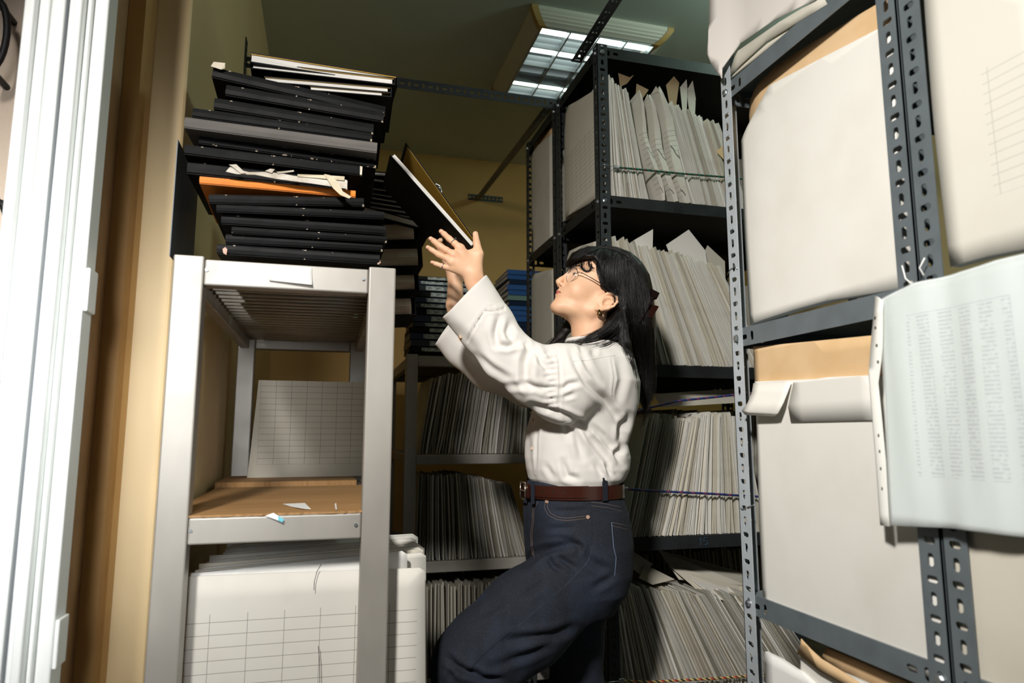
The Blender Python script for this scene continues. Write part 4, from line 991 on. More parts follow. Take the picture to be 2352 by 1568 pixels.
def headf(p):
    mm = lambda *a: tuple(x/1000 for x in a)
    d = ell(p, mm(8, 0, 78), mm(104, 76, 88))
    d = smin(d, ell(p, mm(48, 0, 8), mm(62, 57, 80)), 0.03)
    P2 = p.copy(); P2[..., 1] = np.abs(P2[..., 1])
    d = smin(d, ell(P2, mm(66, 34, 8), mm(34, 25, 30)), 0.022)                 # cheek
    d = smin(d, cone(P2, mm(96, 8, 72), mm(80, 44, 70), 0.013, 0.012), 0.018)    # brow
    d = smin(d, ell(p, mm(90, 0, -18), mm(27, 30, 30)), 0.018)                   # muzzle
    d = smin(d, ell(p, mm(97, 0, -57), mm(20, 21, 17)), 0.016)                   # chin
    d = smin(d, cone(P2, mm(90, 11, -58), mm(6, 52, -27), 0.012, 0.015), 0.024)  # jaw line
    d = smin(d, cone(P2, mm(8, 52, -30), mm(0, 60, 10), 0.014, 0.016), 0.02)
    d = smin(d, ell(p, mm(55, 0, -47), mm(42, 38, 14)), 0.02)                    # floor of the mouth
    sock = ell(P2, mm(121, 31, 46), mm(18, 21, 15)); d = smax(d, -sock, 0.012)
    # eyeball bulge with lids
    d = smin(d, sph(P2, mm(91, 31, 46), 0.0138), 0.004)
    slit = ell(P2, mm(105, 31.5, 47), mm(10, 13, 4.2)); d = smax(d, -slit, 0.0015)
    # nose
    d = smin(d, chain(p, [mm(107, 0, 58), mm(114.5, 0, 44), mm(123.5, 0, 25), mm(127.5, 0, 15)], [0.0065, 0.0065, 0.0075, 0.0092], 0.004), 0.010)
    d = smin(d, ell(P2, mm(115, 11, 8), mm(11, 6.5, 7)), 0.006)
    d = smin(d, cone(p, mm(124, 0, 9), mm(113, 0, 1), 0.006, 0.006), 0.005)
    d = smax(d, -ell(P2, mm(119, 7.5, 2.0), mm(7, 3.6, 4.6)), 0.003)
    # lips
    up = chain(P2, [mm(115.3, 0, -13.2), mm(114.8, 4, -12.6), mm(109.5, 13, -15.5), mm(102, 22, -19.8)], [0.0049, 0.0051, 0.0043, 0.0017], 0.004)
    lo = chain(P2, [mm(113.8, 0, -23.5), mm(109, 11, -23.3), mm(102, 21.5, -20.8)], [0.0058, 0.0048, 0.0015], 0.004)
    d = smin(d, np.minimum(up, lo), 0.003)
    d = smax(d, -chain(P2, [mm(122.5, 0, -18.6), mm(115, 12, -18.8), mm(105, 24, -20.5)], [0.0022, 0.0018, 0.0012], 0.002), 0.003)
    d = smax(d, -cone(P2, mm(122, 0, -6), mm(119.5, 0, -1), 0.0018, 0.002), 0.004)
    # ear
    E = lambda f, u, l: mm(f*1.04, l+max(0, -f)*0.16+1.5, u)
    hx = [E(2, 8, 70), E(3, 20, 73), E(-4, 31, 76), E(-16, 36, 79), E(-29, 31, 82), E(-36, 18, 83), E(-33, 3, 80), E(-23, -10, 76), E(-8, -21, 73), E(5, -26, 71), E(9, -17, 69)]
    ear = chain(P2, hx, [.003, .0036, .0038, .0038, .0038, .0038, .0036, .004, .0055, .0055, .004], 0.003)
    ear = smin(ear, chain(P2, [E(-4, 18, 76), E(-18, 22, 79), E(-26, 12, 79), E(-22, -2, 77), E(-12, -10, 74)], [.002, .003, .0034, .0034, .003], 0.003), 0.003)
    pl = ell(P2, E(-15, 7, 72), mm(21, 4, 28)); ear = smin(ear, pl, 0.004)
    ear = smin(ear, ell(P2, E(1, -19, 70), mm(9, 3.6, 9)), 0.004)
    ear = smax(ear, -ell(P2, E(-9, 3, 78), mm(9, 7, 11)), 0.003)
    ear = smin(ear, ell(P2, E(1, 0, 72), mm(3.5, 4, 5)), 0.003)
    d = smin(d, ear, 0.004)
    # neck
    nb = w2h(np.array((NX, YC, 1.38))); nt = np.array(mm(12, 0, -5))
    d = smin(d, cone(p, nt, nb, 0.055, 0.055), 0.022)
    d = smin(d, cone(P2, np.array(mm(-18, 55, -12)), w2h(np.array((NX-0.035, YC-0.018, 1.42)))*np.array([1, 1, 1]), 0.010, 0.008), 0.016)
    return d
NX = float(P(1317, 770, Y=YC).x)+0.056
V, F = mesh_sdf(headf, (-0.20, -0.11, -0.24), (0.15, 0.11, 0.19), 0.0022)
HV, HF = h2w(V).astype(np.float32), F
headlocal = V
# ---- hands
def hz2(zx, zy, Y): return W(840+zx/3.015, 320+zy/3.015, Y)
def left_hand(p):
    w0 = hz2(752, 985, 1.775); w1 = hz2(745, 930, 1.772)
    mi = [hz2(655, 755, 1.770), hz2(612, 800, 1.768), hz2(598, 850, 1.770), hz2(608, 893, 1.776)]
    d = cone(p, W(1120, 720, 1.775), w0, 0.031, 0.025, 1.25)
    d = smin(d, cone(p, w0, w1, 0.025, 0.0245, 1.25), 0.01)
    palm = None
    for m_, r in zip(mi, (0.0135, 0.0135, 0.0125, 0.0115)):
        e = cone(p, w1, m_, 0.0195, r, 1.15); palm = e if palm is None else smin(palm, e, 0.010)
    palm = smin(palm, cone(p, w1, hz2(740, 800, 1.775), 0.019, 0.017, 1.1), 0.012)
    d = smin(d, palm, 0.012)
    fg = [([mi[0], hz2(618, 722, 1.772), hz2(578, 688, 1.780), hz2(545, 657, 1.789), hz2(522, 637, 1.795)], [.0108, .0098, .0092, .0082, .0070]),
          ([mi[1], hz2(560, 768, 1.772), hz2(514, 738, 1.780), hz2(475, 707, 1.789), hz2(450, 688, 1.795)], [.0108, .0098, .0093, .0082, .0070]),
          ([mi[2], hz2(553, 820, 1.775), hz2(504, 797, 1.783), hz2(460, 768, 1.790), hz2(430, 748, 1.795)], [.0102, .0092, .0088, .0076, .0066]),
          ([mi[3], hz2(570, 888, 1.780), hz2(530, 877, 1.786), hz2(492, 864, 1.792), hz2(460, 852, 1.797)], [.0092, .0082, .0076, .0068, .0058])]
    allf = None
    for pts, rs in fg:
        e = chain(p, pts, [r_*0.93 for r_ in rs], 0.003); allf = e if allf is None else np.minimum(allf, e)
    d = smin(d, allf, 0.006)
    th = chain(p, [hz2(765, 880, 1.772), hz2(785, 795, 1.768), hz2(768, 720, 1.776), hz2(760, 655, 1.788)], [.0170, .0125, .0100, .0078], 0.004)
    return smin(d, th, 0.010)
V, F = mesh_sdf(left_hand, (0.17, 1.70, 1.40), (0.56, 1.85, 1.84), 0.0020)
LHV, LHF = V, F
def right_hand(p):
    w1 = W(1046, 640, 2.005); d = cone(p, W(1060, 780, 2.0), W(1045, 700, 2.005), 0.031, 0.026)
    d = smin(d, cone(p, W(1045, 700, 2.005), w1, 0.026, 0.023), 0.01)
    for k in range(4):
        m_ = W(1015+6*k, 575+6*k, 1.985+0.02*k)
        d = smin(d, cone(p, w1, m_, 0.019, 0.012), 0.01)
    fs = None
    for k in range(4):
        m_ = W(1015+6*k, 575+6*k, 1.985+0.02*k); e = chain(p, [m_, W(1002+6*k, 560+6*k, 1.975+0.022*k), W(1012+6*k, 552+6*k, 1.955+0.022*k)], [.011, .009, .0075], 0.003); fs = e if fs is None else np.minimum(fs, e)
    d = smin(d, fs, 0.006)
    return smin(d, chain(p, [w1, W(1066, 600, 1.98), W(1072, 566, 1.975)], [.015, .012, .009], 0.004), 0.01)
V, F = mesh_sdf(right_hand, (0.1, 1.93, 1.35), (0.5, 2.12, 1.80), 0.004)
RHV, RHF = V, F
# hidden trunk and limbs, coarse
def trunk(p):
    d = ell(p, (NX+0.0, YC, 1.22), (0.06, 0.08, 0.17)); d = smin(d, cone(p, (NX, YC, 1.40), (NX+0.0, YC, 1.25), 0.05, 0.06), 0.03)
    for s in (-1, 1):
        d = smin(d, cone(p, (NX+0.01, YC+s*0.04, 1.35), (NX+0.0, YC+s*0.09, 1.31), 0.035, 0.035), 0.03)
    return d
V, F = mesh_sdf(trunk, (NX-0.2, YC-0.25, 0.95), (NX+0.25, YC+0.25, 1.50), 0.010)
TV, TF = V, F
Vs = [HV, LHV, RHV, TV]; Fs = [HF, LHF, RHF, TF]; off = np.cumsum([0]+[len(v) for v in Vs[:-1]])
AV = np.concatenate(Vs); AF = np.concatenate([f+o for f, o in zip(Fs, off)])
ORG = Vector((float(P(1320, 1568, Y=1.95).x), 1.95, 0.0))
body = np_obj('person', AV-np.array(ORG), AF, m_skin); body.location = ORG
tag(body, 'woman in a white shirt and dark jeans reaching up with a black binder, head back', 'person')
# lips colour: second material slot where the lips bulge
body.data.materials.append(m_lip.m)
hl = headlocal; nH = len(HV)
def lipmask(q):
    f, l, u = q[:, 0]*1000, np.abs(q[:, 1])*1000, q[:, 2]*1000
    top = -10.0-np.clip(l-5, 0, 99)*0.48+np.clip(4-l, 0, 4)*-0.3; bot = -27.4+np.clip(l-2, 0, 99)**1.5*0.085
    return (f > 98.5) & (l < 20.8) & (u < top) & (u > bot)
lm = lipmask(hl)
mi_ = np.zeros(len(AF), int); hf = AF[:len(HF)]; mi_[:len(HF)] = (lm[hf].mean(1) > 0.5).astype(int)
body.data.polygons.foreach_set('material_index', mi_.tolist())
def child(name, V, F, mat, **k):
    o = np_obj(name, np.asarray(V)-np.array(ORG), F, mat, body, **k); return o
IDW = set()      # children whose own world matrix is the identity
def childmb(mb, name, mat, par=None, **k):
    o = mb.obj(name, mat, par or body, **k)
    if par is None or par is body or par.name not in IDW: o.matrix_parent_inverse = Matrix.Translation(-ORG)
    IDW.add(o.name); return o
# eyes
m_eye = Mat('eye_white', 'EDE6DE', 0.15); c = m_eye.xyz()
m_iris = Mat('iris', '2A1A12', 0.15)
for s in (1, -1):
    ce = h2w((0.0912, 0.031*s, 0.046)); mb = MB(); vs = []; fs = []
    for i in range(13):
        for j in range(24):
            a, b = math.pi*i/12, 2*math.pi*j/24; vs.append(ce+np.array((math.sin(a)*math.cos(b), math.sin(a)*math.sin(b), math.cos(a)))*0.0121)
    for i in range(12):
        for j in range(24): fs.append((i*24+j, i*24+(j+1) % 24, (i+1)*24+(j+1) % 24, (i+1)*24+j))
    e = childmb(mb.add(vs, fs), 'eye', m_eye, smooth=True)
    dirv = (Fv*0.96+Uv*0.22+Lv*0.10); dirv /= np.linalg.norm(dirv)
    childmb(MB().tube([ce+dirv*0.0098, ce+dirv*0.0126], 0.0058, 16), 'iris', m_iris, e)
    ls = [h2w((0.0912+0.0142*math.cos(t)*0.97, s*(0.031+0.0130*math.sin(t)), 0.0508-0.0022*abs(math.sin(t))**2)) for t in [R(x) for x in range(-75, 76, 15)]]
    childmb(MB().tube(ls, 0.0009, 6, rs=[.0004]+[.0009]*9+[.0004]), 'eyelashes', m_brow, e, smooth=True)
# eyebrow
for s in (1, -1):
    pts = [h2w((0.115, 0.012*s, 0.066)), h2w((0.112, 0.023*s, 0.073)), h2w((0.103, 0.037*s, 0.076)), h2w((0.091, 0.048*s, 0.069))]
    childmb(MB().tube(pts, 0.003, 8, rs=[.0026, .0032, .0028, .001]), 'eyebrow', m_brow, smooth=True)
# ---------------------------------------------------------------- shirt
def pxloft(rows, Y, b, sinv=0.37, cosv=0.93):
    zs, cx, a, bb = [], [], [], []
    for (y, xl, xr), bi in zip(rows, b):
        m_ = W((xl+xr)/2, y, Y); D = (m_-np.array(CAM))@cF; hw = (xr-xl)/2*D/FPX
        zs.append(m_[2]); cx.append(m_[0]); a.append(math.sqrt(max(hw*hw-(bi*sinv)**2, 0.0009))/cosv); bb.append(bi)
    o = np.argsort(zs); g = lambda v: np.array(v)[o]
    return g(zs), g(cx), g(a), g(bb)
TR = [(783, 1345, 1385), (790, 1310, 1415), (805, 1290, 1435), (830, 1280, 1450), (880, 1262, 1463), (930, 1226, 1461), (980, 1212, 1449), (1020, 1208, 1436), (1050, 1207, 1444), (1075, 1209, 1441), (1098, 1214, 1430), (1112, 1224, 1412), (1125, 1235, 1395)]
TB = [.05, .09, .125, .15, .165, .160, .150, .142, .14, .14, .136, .128, .12]
tz, tcx, ta, tb = pxloft(TR, YC, TB)
SL = [W(1050, 655, 1.775), W(1118, 752, 1.755), W(1165, 815, 1.735), W(1228, 860, 1.725), W(1292, 880, 1.735), W(1365, 868, 1.765)]
SR = [64/790, 60/790, 58/790, 64/790, 84/790, 72/790]
SF = [W(1015, 722, 2.02), W(1070, 795, 2.02), W(1125, 845, 2.02), W(1215, 880, 2.02), W(1300, 880, 2.01), W(1365, 868, 1.99)]
SFR = [58/740, 50/740, 48/740, 54/740, 62/740, 60/740]
ca, cb = W(1114, 633, 1.77), W(1019, 727, 1.77)       # cuff opening edge
cn = np.cross(cb-ca, np.array((0, 1.0, 0))); cn /= np.linalg.norm(cn); cn *= np.sign(cn@(SL[0]-SL[1]))
fa, fb = W(1062, 700, 2.02), W(1006, 781, 2.02)
fn_ = np.cross(fb-fa, np.array((0, 1.0, 0))); fn_ /= np.linalg.norm(fn_); fn_ *= np.sign(fn_@(SF[0]-SF[1]))
def shirtf(p):
    d = loft(p, tz, tcx, np.full(len(tz), YC), ta, tb, 2.3)
    n = chain(p, SL, SR, 0.02, 1.45)
    cuff = cone(p, SL[0], SL[1]*0.93+SL[0]*0.07, 0.0855, 0.0790, 1.45)
    n = np.minimum(n, cuff)
    n = smax(n, ((p-ca.astype(np.float32))@cn.astype(np.float32)), 0.002)
    hollow = cone(p, SL[0]+(SL[0]-SL[1])*0.5, SL[1], 0.0805, 0.060, 1.5); n = smax(n, -hollow, 0.002)
    f = chain(p, SF, SFR, 0.02, 1.4); f = smax(f, ((p-fa.astype(np.float32))@fn_.astype(np.float32)), 0.002)
    f = smax(f, -cone(p, SF[0]+(SF[0]-SF[1])*0.5, SF[1], 0.073, 0.055, 1.5), 0.002)
    arms = np.minimum(n, f)
    d = smin(d, arms, 0.018)
    # neck hole
    d = smax(d, -cone(p, (NX, YC, 1.30), (NX-0.02, YC, 1.60), 0.060, 0.062), 0.006)
    return d
lo = (0.15, 1.62, 0.98); hi = (1.0, 2.16, 1.66)
V, F = mesh_sdf(shirtf, lo, hi, 0.0042)
Z4 = lambda *pts: [(960+x/2.45, 480+y/2.45) for x, y in pts]
folds = [
 (Z4((455, 610), (440, 690), (446, 765)), 8, .008), (Z4((446, 765), (500, 775), (560, 760)), 6, .005), (Z4((520, 640), (500, 690), (540, 740), (600, 745)), 9, .006),
 (Z4((640, 770), (608, 860), (604, 960), (650, 1030)), 10, .009), (Z4((660, 790), (690, 860), (740, 910)), 7, .006), (Z4((600, 745), (630, 790)), 6, .004),
 (Z4((480, 1000), (600, 990), (720, 1010), (800, 1010)), 7, .004), (Z4((330, 830), (420, 900), (520, 960)), 8, .004),
 (Z4((780, 790), (798, 880), (803, 1000), (790, 1140)), 3, .003), (Z4((862, 800), (890, 880), (950, 975), (1050, 1070), (1130, 1180), (1160, 1290)), 8, .007),
 (Z4((900, 790), (960, 900), (1020, 980)), 7, .004), (Z4((810, 1015), (850, 985), (905, 975)), 6, .005), (Z4((820, 1060), (880, 1040)), 5, .003),
 (Z4((640, 1098), (800, 1150), (900, 1190), (960, 1250)), 7, .007), (Z4((900, 1200), (980, 1290), (1060, 1390), (1110, 1480)), 8, .007),
 (Z4((940, 1190), (1040, 1280), (1120, 1390)), 7, .005), (Z4((880, 1210), (905, 1320), (925, 1400)), 8, .005), (Z4((830, 1190), (850, 1290)), 7, .003),
 (Z4((815, 1420), (840, 1500), (900, 1520)), 7, .006), (Z4((720, 1440), (760, 1510)), 6, .003), (Z4((1190, 1160), (1150, 1250), (1145, 1310)), 8, .008),
 (Z4((1160, 1330), (1120, 1380), (1140, 1440)), 7, .006), (Z4((1060, 1440), (1085, 1500)), 5, .006), (Z4((1000, 1430), (1040, 1500)), 6, .004),
 (Z4((930, 800), (905, 760)), 5, .004), (Z4((1000, 770), (985, 820)), 6, .003), (Z4((1130, 850), (1150, 960), (1120, 1080)), 9, .004), (Z4((1090, 830), (1105, 950), (1090, 1060)), 2.5, .0015),
 (Z4((180, 640), (290, 760), (380, 900)), 12, .003), (Z4((270, 750), (330, 640), (375, 575)), 3, .0035), (Z4((375, 575), (440, 575), (495, 560)), 3, .0035),
 (Z4((645, 1130), (620, 1250), (625, 1400), (655, 1540)), 5, .0015), (Z4((690, 1160), (668, 1300), (660, 1480)), 3, .002)]
for k in range(11):
    x = 385+k*10; folds.append((Z4((x, 545+1.2*(10-k) % 7), (x-2, 575)), 2.2, .0028))
    y = 800+k*32; folds.append((Z4((705+(k % 3)*14, y+14), (778, y+6)), 4, .0022))
V = crease(V, F, folds, None)
Nn = normals(V, F)
nz = np.array([noise.noise(Vector((float(v[0])*9, float(v[1])*9, float(v[2])*7)))+0.5*noise.noise(Vector((float(v[0])*22, float(v[1])*22, float(v[2])*16))) for v in V])
V = V+Nn*(nz*0.0042)[:, None]
shirt = child('shirt', V, F, m_shirt)
bvh_s = BVHTree.FromPolygons([tuple(map(float, v)) for v in V], [tuple(map(int, f)) for f in F])
def trace(bvh, pts, lift=0.0004, step=4):
    out = []; dense = []
    for a, b in zip(pts, pts[1:]):
        n = max(1, int(math.dist(a, b)/step)); dense += [(a[0]+(b[0]-a[0])*i/n, a[1]+(b[1]-a[1])*i/n) for i in range(n)]
    dense.append(pts[-1])
    for q in dense:
        d = ray(*q); h, nn, i, dist = bvh.ray_cast(CAM, d)
        if h is not None: out.append(h-d*lift)
    return out
def stitched(name, bvh, lst, r, mat, par, lift=0.0003, step=4):
    mb = MB()
    for pts in lst:
        t = trace(bvh, pts, lift, step)
        run = []
        for q in t:
            if run and (q-run[-1]).length > 0.04:
                if len(run) > 1: mb.tube(run, r, 5)
                run = []
            run.append(q)
        if len(run) > 1: mb.tube(run, r, 5)
    return childmb(mb, name, mat, par, smooth=True)
m_seam = Mat('shirt_seam', 'D2CCC4', 0.8)
stitched('shirt_seam', bvh_s, [Z4((270, 760), (300, 690), (350, 600), (380, 572), (440, 572), (496, 566)), Z4((781, 795), (798, 880), (804, 1000), (792, 1140)),
    Z4((870, 855), (960, 850), (1050, 832), (1110, 823)), Z4((1108, 830), (1106, 940), (1098, 1050)), Z4((670, 1130), (655, 1250), (650, 1400), (658, 1500)), Z4((700, 1205), (800, 1200), (860, 1198))], 0.0005, m_seam, shirt)
m_but = Mat('shirt_button', 'D8B89C', 0.3)
for q in Z4((242, 716), (652, 1188), (643, 1345)):
    t = trace(bvh_s, [q], 0.0005)
    if t: childmb(MB().tube([t[0]-ray(*q)*0.0016, t[0]+ray(*q)*0.001], 0.0048, 14), 'button', m_but, shirt)
# collar, mostly under the hair
def collarf(p):
    d = cone(p, (NX-0.015, YC, 1.455), (NX-0.008, YC, 1.475), 0.068, 0.064); d = np.maximum(d, np.abs(p[..., 2]-1.462)-0.022)
    return np.maximum(d, -cone(p, (NX, YC, 1.40), (NX-0.012, YC, 1.52), 0.064, 0.060))
V, F = mesh_sdf(collarf, (NX-0.11, YC-0.1, 1.41), (NX+0.09, YC+0.1, 1.51), 0.003)
child('collar', V, F, m_shirt).parent = body
# ---------------------------------------------------------------- jeans
YJ = 1.885
JR = [(1094, 1228, 1405), (1105, 1212, 1416), (1130, 1204, 1425), (1180, 1203, 1440), (1250, 1207, 1449), (1310, 1212, 1447), (1350, 1225, 1437), (1400, 1260, 1405)]
JB = [.120, .125, .132, .150, .165, .165, .158, .12]
jz, jcx, ja, jb = pxloft(JR, YJ, JB)
m_denim = Mat('indigo_denim', '0E141F', 0.85)
m_denim.vary(12, '222E42', 0.42, 0.78, 0.7, stretch=(1, 1, 0.45)).vary(520, '465064', 0.55, 0.8, 0.4, stretch=(1, 1, 0.4))
m_denim.bump(m_denim.noise(800, 2, stretch=(1, 1, 0.5)), 0.3, 0.0006)
TH = [W(1350, 1300, 1.82), W(1205, 1424, 1.795), W(1118, 1498, 1.79), W(1088, 1530, 1.79)]
TRd = [.112, .124, .113, .108]
def jeansf(p):
    d = loft(p, jz, jcx, np.full(len(jz), YJ), ja, jb, 2.3)
    t = chain(p, TH, TRd, 0.03, 1.3)
    t = smin(t, chain(p, [TH[3], W(1110, 1640, 1.79), (TH[3][0]+0.06, 1.80, 0.36)], [.108, .098, .09], 0.03, 1.25), 0.02)
    d = smin(d, t, 0.022)
    f = chain(p, [W(1330, 1330, 1.97), W(1322, 1480, 1.975), W(1325, 1600, 1.98), (float(W(1328, 1600, 1.98)[0])+0.0, 1.98, 0.06)], [.10, .078, .08, .09], 0.03, 1.0)
    d = smin(d, f, 0.02)
    return smax(d, -(p[..., 2]-0.03), 0.005)
V, F = mesh_sdf(jeansf, (0.22, 1.64, 0.0), (0.98, 2.14, 1.10), 0.0055)
Z5 = lambda *pts: [(960+x/3.087, 1060+y/3.087) for x, y in pts]
jf = [(Z5((760, 740), (830, 660), (920, 620), (1040, 590), (1130, 590)), 9, .010), (Z5((920, 680), (960, 740), (1010, 770)), 6, .006), (Z5((1000, 680), (1060, 720), (1120, 760)), 6, .005),
      (Z5((1080, 570), (1150, 600), (1140, 650)), 6, .006), (Z5((900, 560), (1000, 540), (1120, 545)), 7, .004), (Z5((930, 480), (1100, 470)), 7, .003), (Z5((1180, 650), (1250, 720), (1380, 780)), 9, .004),
      (Z5((620, 1270), (800, 1250), (960, 1230), (1120, 1170)), 10, .008), (Z5((540, 1450), (760, 1380), (1000, 1260)), 9, .005), (Z5((210, 1390), (270, 1450), (340, 1490), (420, 1500)), 8, .009),
      (Z5((380, 1500), (470, 1540), (600, 1545)), 8, .009), (Z5((230, 1470), (240, 1560)), 8, .006), (Z5((440, 1090), (620, 980)), 9, .003), (Z5((760, 940), (900, 860)), 9, .003),
      (Z5((960, 345), (1080, 350), (1200, 340)), 5, .003), (Z5((1240, 900), (1340, 840), (1400, 800)), 8, .004), (Z5((1240, 300), (1330, 340), (1450, 345)), 3, .0015)]
V = crease(V, F, jf, None)
Nn = normals(V, F)
nz = np.array([noise.noise(Vector((float(v[0])*10, float(v[1])*10, float(v[2])*10)))+0.5*noise.noise(Vector((float(v[0])*30, float(v[1])*30, float(v[2])*25))) for v in V])
V = V+Nn*(nz*0.0022)[:, None]
jeans = child('jeans', V, F, m_denim)
bvh_j = BVHTree.FromPolygons([tuple(map(float, v)) for v in V], [tuple(map(int, f)) for f in F])
m_st = Mat('tan_stitching', '8E7664', 0.8); m_stw = Mat('pale_stitching', '6A7C96', 0.8)
stitched('tan_stitching', bvh_j, [Z5((900, 270), (898, 330), (925, 380), (985, 410), (1060, 418), (1190, 402)), Z5((918, 275), (918, 325), (940, 365), (990, 392), (1060, 400), (1190, 385)),
    Z5((850, 285), (822, 340), (820, 420), (808, 520), (812, 600), (825, 680)), Z5((835, 285), (812, 340), (810, 420), (798, 520), (803, 600), (812, 660)),
    Z5((1228, 285), (1340, 300), (1450, 325)), Z5((1228, 312), (1340, 325), (1455, 352)), Z5((1375, 430), (1495, 455)), Z5((1378, 455), (1498, 482)), Z5((860, 150), (960, 122), (1080, 108), (1300, 102))], 0.0004, m_st, jeans)
stitched('side_seam', bvh_j, [Z5((1215, 262), (1222, 300), (1232, 400), (1236, 520), (1228, 620), (1205, 700), (1160, 755), (1040, 880), (860, 1030), (700, 1170), (560, 1280), (450, 1380), (360, 1480))], 0.0013, m_denim, jeans)
stitched('pale_stitching', bvh_j, [Z5((1222, 300), (1232, 400), (1236, 520), (1230, 620), (1208, 700), (1163, 755), (1043, 880), (863, 1030), (703, 1170)), Z5((1373, 430), (1380, 520), (1388, 610), (1405, 680), (1395, 810))], 0.0009, m_stw, jeans)
m_riv = Mat('copper_rivet', 'E0B8A0', 0.3, 0.9)
for q in Z5((1205, 392), (915, 280)):
    t = trace(bvh_j, [q], 0.0005)
    if t: childmb(MB().tube([t[0]-ray(*q)*0.002, t[0]+ray(*q)*0.001], 0.0052, 14), 'rivet', m_riv, jeans)
# belt: a band following the waist
m_belt = Mat('brown_leather', '3C1D14', 0.25).vary(8, '2C140E', 0.4, 0.7, 0.7, stretch=(1, 1, 3)); m_buck = Mat('silver_buckle', 'D0C4B4', 0.2, 0.95)
def beltring(off, h, z_front, z_back, t0, t1, n=80, th=0.003, pinch=0):
    """band around the waist ellipse at the belt height, from angle t0 to t1 (0 = front of the body, -X)"""
    V = []; F = []
    for i in range(n+1):
        a = t0+(t1-t0)*i/n; ux, uy = -math.cos(a), -math.sin(a)
        zc = z_front+(z_back-z_front)*(1-math.cos(a))/2
        Aj, Bj, Cj = np.interp(zc, jz, ja), np.interp(zc, jz, jb), np.interp(zc, jz, jcx)
        for (o, dzz) in ((off, -h/2), (off+th, -h/2), (off+th, h/2), (off, h/2)):
            k = (abs(ux)**2.3+abs(uy)**2.3)**(-1/2.3)
            V.append((Cj+(Aj+o)*ux*k, YJ+(Bj+o)*uy*k, zc+dzz))
    for i in range(n):
        for k in range(4): F.append((i*4+k, i*4+(k+1) % 4, i*4+4+(k+1) % 4, i*4+4+k))
    F += [(0, 1, 2, 3), (n*4+3, n*4+2, n*4+1, n*4)]
    return MB().add(V, F)
zf, zb = float(W(1210, 1131, YJ-0.08)[2]), float(W(1422, 1122, YJ)[2])
belt = childmb(beltring(0.006, 0.037, zf, zb, -math.pi, math.pi*0.999, 140), 'belt', m_belt, bevel=0)
childmb(beltring(0.0095, 0.031, zf+0.003, zf+0.004, R(12), R(88), 50, 0.003), 'belt_tip', m_belt, belt)
for k in range(5):
    a = R(18+k*11); zc = zf+0.002; Aj, Bj, Cj = np.interp(zc, jz, ja), np.interp(zc, jz, jb), np.interp(zc, jz, jcx); kk = (math.cos(a)**2.3+math.sin(a)**2.3)**(-1/2.3)
    c0 = Vector((Cj-(Aj+0.0124)*math.cos(a)*kk, YJ-(Bj+0.0124)*math.sin(a)*kk, zc)); nn = Vector((-math.cos(a), -math.sin(a), 0))
    childmb(MB().tube([c0-nn*0.001, c0+nn*0.0007], 0.0022, 10), 'belt_hole', m_black2, belt)
# buckle at the front
Cj, Aj = np.interp(zf, jz, jcx), np.interp(zf, jz, ja); bx = Cj-Aj-0.012
mb = MB(); hh, ww = 0.023, 0.024
for a, b in (((ww, hh), (ww, -hh)), ((-ww, hh), (-ww, -hh)), ((-ww, hh), (ww, hh)), ((-ww, -hh), (ww, -hh)), ((-ww, 0), (ww*1.05, 0))):
    mb.tube([(bx-0.003, YJ-0.01-a[0], zf+a[1]), (bx-0.003, YJ-0.01-b[0], zf+b[1])], 0.0024, 8)
childmb(mb, 'buckle', m_buck, belt, smooth=True)
childmb(beltring(0.0135, 0.040, zf+0.002, zf+0.002, R(12), R(20), 6, 0.0025), 'belt_keeper', m_belt, belt)
for (a, b, dz_) in ((R(24), R(29), 0.0), (R(104), R(110), 0.008)):
    childmb(beltring(0.0128, 0.062, zf-0.002, zf+0.016, a, b, 4, 0.003), 'belt_loop', m_denim, jeans)
# shoes hidden below the frame: the standing foot on the floor
m_shoe = Mat('black_shoe', '151515', 0.5)
fx = float(W(1328, 1600, 1.98)[0])
V, F = mesh_sdf(lambda p: np.maximum(smin(ell(p, (fx-0.07, 1.98, 0.03), (0.12, 0.045, 0.045)), cone(p, (fx, 1.98, 0.04), (fx, 1.98, 0.10), 0.045, 0.045), 0.03), -p[..., 2]+0.001), (fx-0.22, 1.9, -0.01), (fx+0.08, 2.06, 0.17), 0.006)
child('shoe', V, F, m_shoe)
# ---------------------------------------------------------------- hair
def polysdf(q, poly):
    """signed distance to a 2-D polygon, negative inside"""
    poly = np.array(poly, np.float32); n = len(poly); d = np.full(q.shape[:-1], 1e9, np.float32); ins = np.zeros(q.shape[:-1], bool)
    for i in range(n):
        a, b = poly[i], poly[(i+1) % n]; e = b-a; w_ = q-a
        t = np.clip((w_@e)/(e@e), 0, 1); d = np.minimum(d, ((w_-t[..., None]*e)**2).sum(-1))
        c = ((a[1] <= q[..., 1]) != (b[1] <= q[..., 1])) & (q[..., 0] < (b[0]-a[0])*(q[..., 1]-a[1])/((b[1]-a[1]) if abs(b[1]-a[1]) > 1e-9 else 1e-9)+a[0])
        ins ^= c
    d = np.sqrt(d); return np.where(ins, -d, d)
SIL = [(1304, 622), (1304, 598), (1316, 580), (1340, 569), (1372, 566), (1405, 568), (1438, 580), (1464, 603), (1483, 635), (1492, 675), (1497, 720), (1500, 790), (1504, 860), (1496, 915), (1482, 945), (1470, 920), (1462, 870), (1446, 815), (1415, 790), (1360, 775), (1340, 700)]
FACE = [(1240, 640), (1302, 626), (1312, 611), (1326, 597), (1344, 589), (1362, 592), (1371, 612), (1375, 640), (1379, 662), (1392, 671), (1406, 670), (1419, 680), (1424, 698), (1416, 714), (1406, 724), (1392, 742), (1372, 762), (1330, 790), (1240, 800)]
def hxz(l): return lambda a: tuple(hp(a[0], a[1], l)[[0, 2]])
